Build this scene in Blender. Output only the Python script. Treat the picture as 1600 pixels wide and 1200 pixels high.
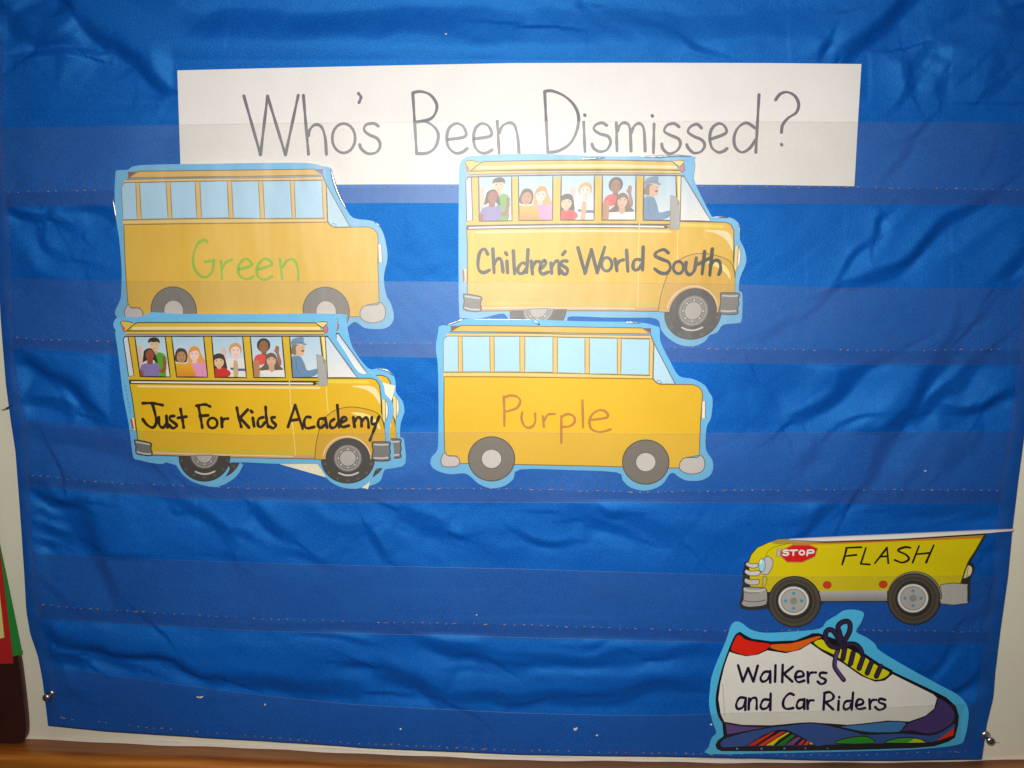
import bpy, math, random
import numpy as np
from mathutils import Vector, Matrix
from mathutils.geometry import tessellate_polygon

random.seed(7)
for o in list(bpy.data.objects):
    bpy.data.objects.remove(o)
scene = bpy.context.scene
COL = scene.collection

# ------------------------------------------------------------------ camera
D, CZ, TH, FPX = 0.90, 1.50, math.radians(10.5), 1555.56
cam_d = bpy.data.cameras.new('camera')
cam_d.lens, cam_d.sensor_width, cam_d.clip_start, cam_d.clip_end = 35.0, 36.0, 0.01, 50.0
cam = bpy.data.objects.new('camera', cam_d)
COL.objects.link(cam)
cam.location = (0, -D, CZ)
cam.rotation_euler = (math.pi / 2 - TH, 0, 0)
scene.camera = cam

# ------------------------------------------------------------------ light: camera flash, dim ambient, added overhead fill
FLASH_W, FILL_W, WORLD = 2.85, 3.4, 0.03
w = bpy.data.worlds.new('World'); scene.world = w; w.use_nodes = True
bg = w.node_tree.nodes['Background']
bg.inputs[0].default_value = (1.0, 0.93, 0.84, 1); bg.inputs[1].default_value = WORLD
fl = bpy.data.lights.new('camera_flash', 'AREA')
fl.shape, fl.size, fl.size_y, fl.energy, fl.color = 'RECTANGLE', 0.035, 0.02, FLASH_W, (1.0, 0.972, 0.94)
fl.spread = math.radians(98)
flo = bpy.data.objects.new('camera_flash', fl); COL.objects.link(flo)
flo.location = (-0.035, -D - 0.01, CZ + 0.045)
flo.rotation_euler = (math.pi / 2 - TH * 1.12, 0, math.radians(-4))
ce = bpy.data.lights.new('overhead_fill', 'AREA')  # unseen soft fill, added overhead to model the fabric wrinkles
ce.shape, ce.size, ce.size_y, ce.energy, ce.color = 'RECTANGLE', 1.2, 0.6, FILL_W, (1.0, 0.93, 0.82)
oflo = bpy.data.objects.new('overhead_fill', ce); COL.objects.link(oflo)
oflo.location = (0.3, -1.1, CZ + 1.35)
oflo.rotation_euler = Vector((-0.3, 1.1, -1.6)).to_track_quat('-Z', 'Y').to_euler()
vs = scene.view_settings
vs.view_transform, vs.look, vs.exposure, vs.gamma, vs.use_curve_mapping = 'Standard', 'None', 0.0, 1.0, False

# ------------------------------------------------------------------ pixel -> point on the wall's depth
CT, ST = math.cos(TH), math.sin(TH)
def P(px, py, d):
    a = (px - 800) / FPX; b = -(py - 600) / FPX
    dy = b * ST + CT; dz = b * CT - ST
    t = (D - d) / dy
    return (a * t, -D + dy * t, CZ + dz * t)

def S(s, x0=0.0, y0=0.0, k=1.0):
    return [(x0 + k * float(a), y0 + k * float(b)) for a, b in (q.split(',') for q in s.split())]

def lin(c, k=1.0):
    out = []
    for v in c:
        v = v / 255.0
        v = v / 12.92 if v <= 0.04045 else ((v + 0.055) / 1.055) ** 2.4
        out.append(min(v * k, 0.9))
    return tuple(out)

def smooth(pts, n=5, closed=False):
    m = len(pts)
    if m < 3: return list(pts)
    out = []
    rng = range(m if closed else m - 1)
    for i in rng:
        if closed:
            p0, p1, p2, p3 = pts[(i - 1) % m], pts[i], pts[(i + 1) % m], pts[(i + 2) % m]
        else:
            p1, p2 = pts[i], pts[i + 1]
            p0 = pts[i - 1] if i > 0 else p1
            p3 = pts[i + 2] if i + 2 < m else p2
        for j in range(n):
            t = j / n; t2 = t * t; t3 = t2 * t
            out.append(tuple(0.5 * (2 * p1[k] + (p2[k] - p0[k]) * t + (2 * p0[k] - 5 * p1[k] + 4 * p2[k] - p3[k]) * t2
                                    + (-p0[k] + 3 * p1[k] - 3 * p2[k] + p3[k]) * t3) for k in (0, 1)))
    if not closed: out.append(pts[-1])
    return out

def ell(cx, cy, rx, ry, n=28, a0=0.0, a1=360.0):
    full = abs(a1 - a0) >= 359.9
    m = n if full else n + 1
    return [(cx + rx * math.cos(math.radians(a0 + (a1 - a0) * i / n)), cy + ry * math.sin(math.radians(a0 + (a1 - a0) * i / n))) for i in range(m)]

def rrect(x0, y0, x1, y1, r, n=4):
    out = []
    for cx, cy, a in ((x1 - r, y0 + r, -90), (x1 - r, y1 - r, 0), (x0 + r, y1 - r, 90), (x0 + r, y0 + r, 180)):
        out += ell(cx, cy, r, r, n, a, a + 90)
    return out

def interp(pts, x):
    return float(np.interp(x, [p[0] for p in pts], [p[1] for p in pts]))

# ------------------------------------------------------------------ materials
def new_mat(name):
    m = bpy.data.materials.new(name); m.use_nodes = True
    nt = m.node_tree
    return m, nt, nt.nodes['Principled BSDF']

def N(nt, t, **kw):
    n = nt.nodes.new(t)
    for k, v in kw.items(): setattr(n, k, v)
    return n

def coords(nt):
    return N(nt, 'ShaderNodeNewGeometry').outputs['Position']

def noise(nt, scale, detail=3, rough=0.5, vec=None):
    n = N(nt, 'ShaderNodeTexNoise')
    n.inputs['Scale'].default_value = scale; n.inputs['Detail'].default_value = detail; n.inputs['Roughness'].default_value = rough
    nt.links.new(vec if vec is not None else coords(nt), n.inputs['Vector'])
    return n.outputs['Fac']

def maprange(nt, src, a, b, c, d):
    n = N(nt, 'ShaderNodeMapRange')
    for i, v in zip((1, 2, 3, 4), (a, b, c, d)): n.inputs[i].default_value = v
    nt.links.new(src, n.inputs[0]); return n.outputs[0]

def bump(nt, src, strength, dist):
    n = N(nt, 'ShaderNodeBump'); n.inputs['Strength'].default_value = strength; n.inputs['Distance'].default_value = dist
    nt.links.new(src, n.inputs['Height']); return n.outputs[0]

def mulcol(nt, col, fac):
    n = N(nt, 'ShaderNodeVectorMath', operation='MULTIPLY')
    nt.links.new(col, n.inputs[0]); nt.links.new(fac, n.inputs[1]); return n.outputs[0]

def print_mat(name, coat, coat_rough, wav=0.5, ior=1.5):
    m, nt, b = new_mat(name)
    at = N(nt, 'ShaderNodeAttribute', attribute_name='Col')
    g = maprange(nt, noise(nt, 900, 2), 0.25, 0.75, 0.95, 1.05)
    g2 = maprange(nt, noise(nt, 25, 3), 0.3, 0.7, 0.97, 1.03)
    c = mulcol(nt, mulcol(nt, at.outputs['Color'], g), g2)
    nt.links.new(c, b.inputs['Base Color'])
    b.inputs['Roughness'].default_value = 0.6
    b.inputs['Specular IOR Level'].default_value = 0.15
    b.inputs['Coat Weight'].default_value = coat
    b.inputs['Coat Roughness'].default_value = coat_rough
    b.inputs['Coat IOR'].default_value = ior
    mp = N(nt, 'ShaderNodeMapping'); mp.inputs['Scale'].default_value = (1.0, 1.0, 0.35)
    nt.links.new(coords(nt), mp.inputs['Vector'])
    nt.links.new(bump(nt, noise(nt, 32, 2, 0.45, mp.outputs[0]), wav, 0.002), b.inputs['Coat Normal'])
    return m

MAT_LAM = print_mat('laminated_print', 1.0, 0.36, 0.5, 1.55)
MAT_HAZE = print_mat('hazy_laminated_print', 1.0, 0.52, 0.9, 1.95)
MAT_CARD = print_mat('card_print', 0.5, 0.32, 0.3)
MAT_PAPER = print_mat('paper_print', 0.7, 0.56, 0.2)

def fabric_mat():
    m, nt, b = new_mat('blue_nylon')
    pos = coords(nt)
    mp = N(nt, 'ShaderNodeMapping'); mp.inputs['Rotation'].default_value = (0, math.radians(38), 0)
    nt.links.new(pos, mp.inputs['Vector'])
    wv = N(nt, 'ShaderNodeTexWave', wave_type='BANDS', bands_direction='X')
    wv.inputs['Scale'].default_value = 190; wv.inputs['Distortion'].default_value = 1.2; wv.inputs['Detail'].default_value = 1.0
    wv.inputs['Detail Scale'].default_value = 2.0
    nt.links.new(mp.outputs[0], wv.inputs['Vector'])
    gr = noise(nt, 750, 3, 0.75)
    sm = noise(nt, 9, 4, 0.55)
    mix = N(nt, 'ShaderNodeMix', data_type='RGBA')
    mix.inputs[6].default_value = (0.002, 0.078, 0.41, 1); mix.inputs[7].default_value = (0.003, 0.110, 0.54, 1)
    nt.links.new(sm, mix.inputs[0])
    f = maprange(nt, wv.outputs['Fac'], 0, 1, 0.74, 1.20)
    f2 = maprange(nt, gr, 0.28, 0.72, 0.66, 1.36)
    c = mulcol(nt, mulcol(nt, mix.outputs[2], f), f2)
    nt.links.new(c, b.inputs['Base Color'])
    b.inputs['Roughness'].default_value = 0.50
    b.inputs['Specular IOR Level'].default_value = 1.0
    b.inputs['IOR'].default_value = 1.6
    b.inputs['Specular Tint'].default_value = (0.10, 0.54, 1.0, 1)
    b.inputs['Sheen Weight'].default_value = 0.0
    b.inputs['Sheen Tint'].default_value = (0.3, 0.65, 1.0, 1)
    nt.links.new(bump(nt, gr, 0.5, 0.0006), b.inputs['Normal'])
    return m

def plain(name, rgb, rough=0.6, var=0.06, scale=40, metallic=0.0, spec=0.4, bmp=0.0, bscale=300):
    m, nt, b = new_mat(name)
    base = N(nt, 'ShaderNodeRGB'); base.outputs[0].default_value = (*lin(rgb), 1)
    f = maprange(nt, noise(nt, scale, 4), 0.25, 0.75, 1 - var, 1 + var)
    nt.links.new(mulcol(nt, base.outputs[0], f), b.inputs['Base Color'])
    b.inputs['Roughness'].default_value = rough; b.inputs['Metallic'].default_value = metallic
    b.inputs['Specular IOR Level'].default_value = spec
    if bmp: nt.links.new(bump(nt, noise(nt, bscale, 4), bmp, 0.001), b.inputs['Normal'])
    return m

def wood_mat():
    m, nt, b = new_mat('varnished_pine')
    mp = N(nt, 'ShaderNodeMapping'); mp.inputs['Scale'].default_value = (3, 70, 110)
    nt.links.new(coords(nt), mp.inputs['Vector'])
    n1 = noise(nt, 1.0, 6, 0.6, mp.outputs[0]); n2 = noise(nt, 7, 3)
    cr = N(nt, 'ShaderNodeValToRGB')
    cr.color_ramp.elements[0].position = 0.3; cr.color_ramp.elements[0].color = (*lin((150, 74, 16)), 1)
    cr.color_ramp.elements[1].position = 0.72; cr.color_ramp.elements[1].color = (*lin((224, 142, 48)), 1)
    nt.links.new(n1, cr.inputs[0])
    f = maprange(nt, n2, 0.3, 0.7, 0.85, 1.1)
    nt.links.new(mulcol(nt, cr.outputs[0], f), b.inputs['Base Color'])
    b.inputs['Roughness'].default_value = 0.38
    nt.links.new(bump(nt, n1, 0.12, 0.001), b.inputs['Normal'])
    return m

def vinyl_mat():
    m = bpy.data.materials.new('clear_vinyl'); m.use_nodes = True
    nt = m.node_tree; nt.nodes.clear()
    out = N(nt, 'ShaderNodeOutputMaterial')
    tr = N(nt, 'ShaderNodeBsdfTransparent'); tr.inputs[0].default_value = (0.955, 0.955, 0.945, 1)
    gl = N(nt, 'ShaderNodeBsdfGlossy'); gl.inputs['Roughness'].default_value = 0.47; gl.inputs[0].default_value = (1, 1, 1, 1)
    df = N(nt, 'ShaderNodeBsdfDiffuse'); df.inputs[0].default_value = (0.55, 0.52, 0.48, 1)
    m1 = N(nt, 'ShaderNodeMixShader'); m2 = N(nt, 'ShaderNodeMixShader')
    nz = noise(nt, 14, 5, 0.6)
    nt.links.new(maprange(nt, nz, 0.35, 0.8, 0.0008, 0.012), m1.inputs[0])
    nt.links.new(tr.outputs[0], m1.inputs[1]); nt.links.new(df.outputs[0], m1.inputs[2])
    m2.inputs[0].default_value = 0.042
    nt.links.new(m1.outputs[0], m2.inputs[1]); nt.links.new(gl.outputs[0], m2.inputs[2])
    nt.links.new(bump(nt, noise(nt, 45, 2), 0.25, 0.001), gl.inputs['Normal'])
    nt.links.new(m2.outputs[0], out.inputs[0])
    return m

def film_mat():  # for the half-tube lips added to glint along card rims
    m = bpy.data.materials.new('clear_glint_film'); m.use_nodes = True
    nt = m.node_tree; nt.nodes.clear()
    out = N(nt, 'ShaderNodeOutputMaterial')
    tr = N(nt, 'ShaderNodeBsdfTransparent'); tr.inputs[0].default_value = (0.97, 0.97, 0.97, 1)
    gl = N(nt, 'ShaderNodeBsdfGlossy'); gl.inputs['Roughness'].default_value = 0.34
    mx = N(nt, 'ShaderNodeMixShader'); mx.inputs[0].default_value = 0.6
    nt.links.new(tr.outputs[0], mx.inputs[1]); nt.links.new(gl.outputs[0], mx.inputs[2])
    nt.links.new(bump(nt, noise(nt, 130, 2), 0.4, 0.002), gl.inputs['Normal'])
    nt.links.new(mx.outputs[0], out.inputs[0])
    return m

MAT_TINT = bpy.data.materials.new('inner_vinyl_fold'); MAT_TINT.use_nodes = True
_n = MAT_TINT.node_tree; _n.nodes.clear()
_o = _n.nodes.new('ShaderNodeOutputMaterial'); _t = _n.nodes.new('ShaderNodeBsdfTransparent'); _t.inputs[0].default_value = (0.88, 0.89, 0.92, 1)
_n.links.new(_t.outputs[0], _o.inputs[0])
MAT_FAB, MAT_VINYL, MAT_FILM, MAT_WOOD = fabric_mat(), vinyl_mat(), film_mat(), wood_mat()
MAT_BIND = plain('blue_binding', (18, 82, 164), 0.6, 0.12, 60, bmp=0.3, bscale=900, spec=0.25)
MAT_WALL = plain('cream_wall', (250, 238, 214), 0.8, 0.03, 12, bmp=0.15, bscale=160, spec=0.2)
MAT_CAULK = plain('white_caulk', (236, 226, 212), 0.6, 0.05, 60)
MAT_THREAD = plain('tan_thread', (178, 142, 106), 0.5, 0.45, 220)
MAT_DARKT = plain('dark_thread', (20, 28, 30), 0.7)
MAT_STEEL = plain('pin_steel', (215, 208, 198), 0.3, 0.05, 50, metallic=1.0)
MAT_LEATHER = plain('brown_leatherette', (60, 24, 18), 0.55, 0.25, 30, bmp=0.4, bscale=260)
MAT_LEATHER_E = plain('maroon_edge', (104, 36, 34), 0.5, 0.1, 60)
MAT_RED = plain('red_paper', (196, 40, 38), 0.7, 0.04, 60, spec=0.2)
MAT_GREEN = plain('green_paper', (46, 146, 62), 0.7, 0.04, 60, spec=0.2)
MAT_YEL = plain('yellow_paper', (244, 228, 140), 0.7, 0.04, 60, spec=0.2)
MAT_LINT = plain('lint', (225, 220, 205), 0.9, 0.1, 300)
MAT_GRAPH = plain('graphite', (120, 112, 100), 0.8)

# ------------------------------------------------------------------ object helpers
def link(name, me, parent=None, mat=None):
    o = bpy.data.objects.new(name, me); COL.objects.link(o)
    if parent is not None: o.parent = parent
    if mat is not None: me.materials.append(mat)
    return o

def tag(o, label=None, cat=None, group=None, kind=None):
    for k, v in (('label', label), ('category', cat), ('group', group), ('kind', kind)):
        if v: o[k] = v
    return o

def empty(name, loc):
    o = bpy.data.objects.new(name, None); o.empty_display_size = 0.01; COL.objects.link(o); o.location = loc
    return o

def mesh_obj(name, verts, faces, mat, parent=None, origin=(0, 0, 0), smooth_sh=True):
    me = bpy.data.meshes.new(name)
    v = np.asarray(verts, float) - np.asarray(origin, float)
    me.from_pydata(v.tolist(), [], faces); me.update()
    if smooth_sh: me.polygons.foreach_set('use_smooth', [True] * len(me.polygons))
    o = link(name, me, parent, mat)
    if parent is None: o.location = origin
    return o

GRID = 24.0
def clip_half(poly, ax, val, keep_less):
    out = []; n = len(poly)
    for i in range(n):
        a, b = poly[i], poly[(i + 1) % n]
        ia = (a[ax] <= val) if keep_less else (a[ax] >= val)
        ib = (b[ax] <= val) if keep_less else (b[ax] >= val)
        if ia: out.append(a)
        if ia != ib:
            t = (val - a[ax]) / (b[ax] - a[ax])
            out.append((a[0] + (b[0] - a[0]) * t, a[1] + (b[1] - a[1]) * t))
    return out

def clip_convex(poly, win):
    ar = sum(win[i][0] * win[(i + 1) % len(win)][1] - win[(i + 1) % len(win)][0] * win[i][1] for i in range(len(win)))
    sgn = 1 if ar > 0 else -1
    for i in range(len(win)):
        a, b = win[i], win[(i + 1) % len(win)]
        f = lambda p: sgn * ((b[0] - a[0]) * (p[1] - a[1]) - (b[1] - a[1]) * (p[0] - a[0]))
        out = []; n = len(poly)
        for j in range(n):
            p, q = poly[j], poly[(j + 1) % n]
            fp, fq = f(p), f(q)
            if fp >= 0: out.append(p)
            if (fp >= 0) != (fq >= 0):
                t = fp / (fp - fq); out.append((p[0] + (q[0] - p[0]) * t, p[1] + (q[1] - p[1]) * t))
        poly = out
        if len(poly) < 3: return []
    return poly

def strips(poly, ax):
    lo = min(p[ax] for p in poly); hi = max(p[ax] for p in poly)
    i0 = math.floor(lo / GRID) + 1; res = []; rest = poly
    while i0 * GRID < hi - 1e-6 and len(rest) >= 3:
        v = i0 * GRID
        a = clip_half(rest, ax, v, True)
        if len(a) >= 3: res.append(a)
        rest = clip_half(rest, ax, v, False); i0 += 1
    if len(rest) >= 3: res.append(rest)
    return res

LSTEP = 0.00002
class Card:
    """One cut-out: an Empty with printed parts.  Art is given in photo pixels, each card has its own depth."""
    def __init__(self, name, label, cat, bottom, top, y_bot, y_top, mat=MAT_LAM, group=None, M=None, bow=0.0005, xc=0, xw=200, k=1.0, twist=0.0):
        self.M = M; self.mat = mat; self.k = k
        self.par = (bottom, top, y_bot, y_top, bow, xc, xw, twist)
        self.root = empty(name, P(xc, y_bot, bottom)); tag(self.root, label, cat, group)
        self.o = tuple(self.root.location)
        self.parts = {}; self.ink = 0.0
    def d(self, x, y):
        bt, tp, yb, yt, bow, xc, xw, tw = self.par
        t = (yb - y) / (yb - yt); u = (x - xc) / xw
        return bt + (tp - bt) * t + bow * (1 - u * u) * (0.3 + 0.7 * t) + tw * u * t
    def part(self, name, parent=None):
        p = {'name': name, 'parent': parent, 'v': [], 'f': [], 'c': [], 'obj': None, 'idx': {}}
        self.parts[len(self.parts)] = p
        return p
    def m(self, pts): return [self.M(*p) for p in pts] if self.M else list(pts)
    def _add(self, p, poly, off, c1, c2, y0, y1):
        ids = []
        for (x, y) in poly:
            key = (round(x, 3), round(y, 3), round(off * 1e7))
            i = p['idx'].get(key)
            if i is None:
                i = len(p['v']); p['idx'][key] = i
                v = P(x, y, self.d(x, y) + off)
                p['v'].append(v)
                if c2 is None: c = c1
                else:
                    t = min(1, max(0, (y - y0) / max(1e-6, y1 - y0))); c = tuple(a + (b - a) * t for a, b in zip(c1, c2))
                p['c'].append(c)
            if not ids or ids[-1] != i: ids.append(i)
        if len(ids) > 1 and ids[0] == ids[-1]: ids.pop()
        if len(set(ids)) < 3: return
        ar = 0.0
        for i in range(len(poly)):
            a, b = poly[i], poly[(i + 1) % len(poly)]; ar += a[0] * b[1] - b[0] * a[1]
        if abs(ar) < 1e-7: return
        p['f'].append(ids if ar < 0 else ids[::-1])
    def fill(self, p, pts, col, L, col2=None, clip=None, raw=False):
        pts = list(pts) if raw else self.m(pts)
        if clip is not None: clip = self.m(clip)
        c1 = lin(col, self.k); c2 = lin(col2, self.k) if col2 else None
        ys = [q[1] for q in pts]; y0, y1 = min(ys), max(ys)
        off = L * LSTEP
        for tri in tessellate_polygon([[Vector((x, y, 0)) for x, y in pts]]):
            t = [pts[i] for i in tri]
            if clip is not None:
                t = clip_convex(t, clip)
                if len(t) < 3: continue
            for a in strips(t, 0):
                for b in strips(a, 1): self._add(p, b, off, c1, c2, y0, y1)
        return self
    def line(self, p, pts, w, col, L, n=5, closed=False, clip=None, taper=False):
        """A drawn stroke: ribbon with round ends."""
        q = self.m(smooth(pts, n, closed) if n > 1 else pts)
        if closed: q = q + [q[0]]
        c = lin(col, self.k); off = L * LSTEP + self.ink; self.ink = (self.ink + 2e-6) % 1.6e-5
        cl = self.m(clip) if clip is not None else None
        # densify
        d2 = [q[0]]
        for a, b in zip(q, q[1:]):
            dist = math.hypot(b[0] - a[0], b[1] - a[1]); k = max(1, int(dist / 14))
            for i in range(1, k + 1): d2.append((a[0] + (b[0] - a[0]) * i / k, a[1] + (b[1] - a[1]) * i / k))
        q = [d2[0]] + [b for a, b in zip(d2, d2[1:]) if math.hypot(b[0] - a[0], b[1] - a[1]) > 0.05]
        if len(q) < 2: return self
        m = len(q); Lf, Rt = [], []
        for i in range(m):
            a, b = q[max(0, i - 1)], q[min(m - 1, i + 1)]
            if closed and i in (0, m - 1): a, b = q[m - 2], q[1]
            tx, ty = b[0] - a[0], b[1] - a[1]; h = math.hypot(tx, ty) or 1.0
            nx, ny = -ty / h, tx / h
            r = w / 2
            if taper: r *= 0.82 + 0.36 * abs(math.sin(2.3 * i / m * math.pi + w))
            Lf.append((q[i][0] + nx * r, q[i][1] + ny * r)); Rt.append((q[i][0] - nx * r, q[i][1] - ny * r))
        quads = [[Lf[i], Lf[i + 1], Rt[i + 1], Rt[i]] for i in range(m - 1)]
        if not closed and w > 1.5:
            for (e, l, r_, sg) in ((q[0], Lf[0], Rt[0], 1), (q[-1], Rt[-1], Lf[-1], 1)):
                a0 = math.atan2(l[1] - e[1], l[0] - e[0]); rr = math.hypot(l[0] - e[0], l[1] - e[1])
                quads.append([(e[0] + rr * math.cos(a0 + math.pi * k / 5), e[1] + rr * math.sin(a0 + math.pi * k / 5)) for k in range(6)])
        for g in quads:
            if cl is not None:
                g = clip_convex(g, cl)
                if len(g) < 3: continue
            self._add(p, g, off, c, None, 0, 1)
        return self
    def outline(self, p, pts, w, col, L, n=1, clip=None): return self.line(p, pts, w, col, L, n, True, clip)
    def shape(self, p, pts, col, L, edge=(70, 60, 30), ew=1.4, col2=None, clip=None):
        self.fill(p, pts, col, L, col2, clip)
        if ew: self.outline(p, pts, ew, edge, L + 1, 1, clip)
        return self
    def sheet(self, pts, col, thick=0.0004, name='card_sheet'):
        p = self.part(name)
        self.fill(p, pts, col, 0, raw=True)
        c = lin(col, self.k); base = len(p['v']); m = len(pts)
        ar = sum(pts[i][0] * pts[(i + 1) % m][1] - pts[(i + 1) % m][0] * pts[i][1] for i in range(m))
        for off in (0.0, -thick):
            for x, y in pts: p['v'].append(P(x, y, self.d(x, y) + off)); p['c'].append((0.75, 0.73, 0.7) if off else c)
        for i in range(m):
            j = (i + 1) % m
            f = [base + i, base + j, base + m + j, base + m + i]
            p['f'].append(f if ar > 0 else f[::-1])
        for tri in tessellate_polygon([[Vector((x, y, 0)) for x, y in pts]]):
            p['f'].append([base + m + i for i in tri])
        return p
    def film(self, pts, r=0.0010, name='laminate_glint_lip', off=0.0002):
        """Clear half-tube added on the laminate rim, shaped to catch the flash as a glint."""
        q = smooth(pts, 8); ve, fa = [], []; K = 7
        for i, (x, y) in enumerate(q):
            a, b = q[max(0, i - 1)], q[min(len(q) - 1, i + 1)]
            h = math.hypot(b[0] - a[0], b[1] - a[1]) or 1; nx, ny = -(b[1] - a[1]) / h, (b[0] - a[0]) / h
            taper = math.sin(math.pi * (i + 0.5) / len(q)) ** 0.5
            for k in range(K):
                an = math.pi * k / (K - 1)
                rr = r / 0.00057 * taper
                ve.append(P(x + nx * rr * math.cos(an), y + ny * rr * math.cos(an), self.d(x, y) + off + r * 0.8 * math.sin(an) * taper))
        for i in range(len(q) - 1):
            for k in range(K - 1):
                fa.append([i * K + k, i * K + k + 1, (i + 1) * K + k + 1, (i + 1) * K + k])
        o = mesh_obj(name, ve, fa, MAT_FILM, self.root, self.o)
        return o
    def done(self):
        for p in self.parts.values():
            if not p['v']: continue
            par = self.root if p['parent'] is None else p['parent']['obj']
            me = bpy.data.meshes.new(p['name'])
            v = np.asarray(p['v']) - np.asarray(self.o)
            me.from_pydata(v.tolist(), [], p['f']); me.update()
            at = me.color_attributes.new('Col', 'FLOAT_COLOR', 'POINT')
            at.data.foreach_set('color', [x for c in p['c'] for x in (*c, 1.0)])
            me.polygons.foreach_set('use_smooth', [True] * len(me.polygons))
            p['obj'] = link(p['name'], me, par, self.mat)
        return self.root

# ------------------------------------------------------------------ fit a smooth map from one drawing to another copy of it
def fit(src, dst):
    a = np.array(src, float); b = np.array(dst, float)
    c0 = a.mean(0); sc = a.std(0)
    def basis(p):
        u = (np.atleast_2d(p) - c0) / sc
        return np.stack([np.ones(len(u)), u[:, 0], u[:, 1], u[:, 0] ** 2, u[:, 0] * u[:, 1], u[:, 1] ** 2], 1)
    co, *_ = np.linalg.lstsq(basis(a), b, rcond=None)
    def f(x, y):
        r = basis((x, y)) @ co
        return (float(r[0, 0]), float(r[0, 1]))
    return f

# ================================================================== SETTING
mesh_obj('wall', [(-1.3, 0, 0.55), (1.3, 0, 0.55), (1.3, 0, 2.35), (-1.3, 0, 2.35),
                  (-1.3, 0.05, 0.55), (1.3, 0.05, 0.55), (1.3, 0.05, 2.35), (-1.3, 0.05, 2.35)],
         [[0, 1, 2, 3], [5, 4, 7, 6], [4, 0, 3, 7], [1, 5, 6, 2], [3, 2, 6, 7], [4, 5, 1, 0]], MAT_WALL, smooth_sh=False)
wall = bpy.data.objects['wall']; tag(wall, kind='structure')

LEDGE = S('-400,1118 -150,1141 0,1151 200,1160 400,1168 600,1177 800,1185 1000,1188 1200,1190 1400,1189 1600,1185 1850,1176')
lv, lf = [], []
prof = [(0.0, 0.0), (0.026, 0.0), (0.0295, -0.0008), (0.0318, -0.003), (0.0325, -0.006), (0.0325, -0.045), (0.0, -0.045)]
LS = smooth(LEDGE, 8)
for (x, y) in LS:
    bx, by, bz = P(x, y, 0.0)
    for (dd, dz) in prof: lv.append((bx, -dd, bz + dz))
K = len(prof)
for i in range(len(LS) - 1):
    for k in range(K):
        lf.append([i * K + k, i * K + (k + 1) % K, (i + 1) * K + (k + 1) % K, (i + 1) * K + k])
tag(mesh_obj('ledge', lv, [f[::-1] for f in lf], MAT_WOOD), kind='structure')
cv, cf = [], []
for i, (x, y) in enumerate(LS):
    bx, by, bz = P(x, y, 0.0)
    r = 0.0032 * (0.75 + 0.4 * math.sin(i * 0.9) * math.sin(i * 0.37 + 1))
    for k in range(5):
        a = math.pi / 2 * k / 4
        cv.append((bx, -r * math.cos(a) - 0.0001, bz + r * math.sin(a) + 0.0001))
for i in range(len(LS) - 1):
    for k in range(4): cf.append([i * 5 + k, i * 5 + k + 1, (i + 1) * 5 + k + 1, (i + 1) * 5 + k])
tag(mesh_obj('caulk_bead', cv, cf, MAT_CAULK), kind='structure')

# ================================================================== POCKET CHART
B = 0.012
E_L = S('-24,-90 -16,120 -7,330 2,500 10,600 18,660 25,705 30,770 35,840 39,900 42,955 48,990 60,1025 67,1060 72,1100 76,1134')
E_R = S('1652,-90 1645,0 1632,300 1618,500 1602,660 1590,750 1581,825 1574,900 1562,985 1554,1050 1551,1090 1541,1130 1533,1187')
BOT = S('76,1134 100,1136 165,1143 250,1149 400,1158 600,1171 800,1179 1000,1183 1200,1187 1400,1189 1533,1187')
def edge_x(e, y): return float(np.interp(y, [p[1] for p in e], [p[0] for p in e]))
POCK = [
 (S('-30,202 0,201 300,195 400,193 800,189 1200,190 1650,193'), S('-30,303 0,301 180,297 800,290 1345,293 1650,298'), S('-30,323 180,320 600,317 1200,318 1650,320')),
 (S('-30,425 0,430 30,435 180,440 600,440 800,441 1100,443 1300,450 1650,452'), S('0,524 50,530 180,534 600,537 800,537 1050,543 1200,546 1400,548 1650,545'), S('0,542 180,554 600,557 1050,565 1300,569 1650,570')),
 (S('20,654 120,664 210,673 400,680 640,676 800,675 1000,678 1200,677 1600,674'), S('20,739 150,753 250,758 400,764 800,764 1000,769 1200,766 1400,765 1600,766'), S('20,755 150,769 300,779 500,784 800,785 1200,786 1600,787')),
 (S('40,865 200,873 400,880 600,885 800,889 1000,895 1200,901 1400,901 1600,898'), S('40,943 160,953 250,958 400,967 600,973 800,976 1000,983 1120,986 1350,985 1450,986 1600,989'), S('40,966 200,975 400,986 600,991 800,996 1000,1001 1130,1004 1400,1005 1600,1005')),
 (S('60,1040 150,1052 250,1066 400,1086 550,1101 700,1109 800,1114 950,1118 1050,1118 1150,1114 1250,1112 1380,1106 1460,1102 1560,1099'), S('60,1117 150,1128 250,1138 400,1151 550,1161 700,1168 800,1172 1000,1176 1200,1180 1360,1179 1480,1175 1560,1172'), BOT),
]
# ---- fabric height field (metres toward the viewer)
def vnoise(X, Y, sx, sy, seed):
    r = np.random.RandomState(seed); T = r.rand(128, 128)
    u = X / sx + 1000.37; v = Y / sy + 1000.71
    i, j = np.floor(u).astype(int), np.floor(v).astype(int); fu, fv = u - i, v - j
    fu = fu * fu * fu * (fu * (fu * 6 - 15) + 10); fv = fv * fv * fv * (fv * (fv * 6 - 15) + 10)
    g = lambda a, b: T[a % 128, b % 128]
    return (g(i, j) * (1 - fu) + g(i + 1, j) * fu) * (1 - fv) + (g(i, j + 1) * (1 - fu) + g(i + 1, j + 1) * fu) * fv - 0.5

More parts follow.
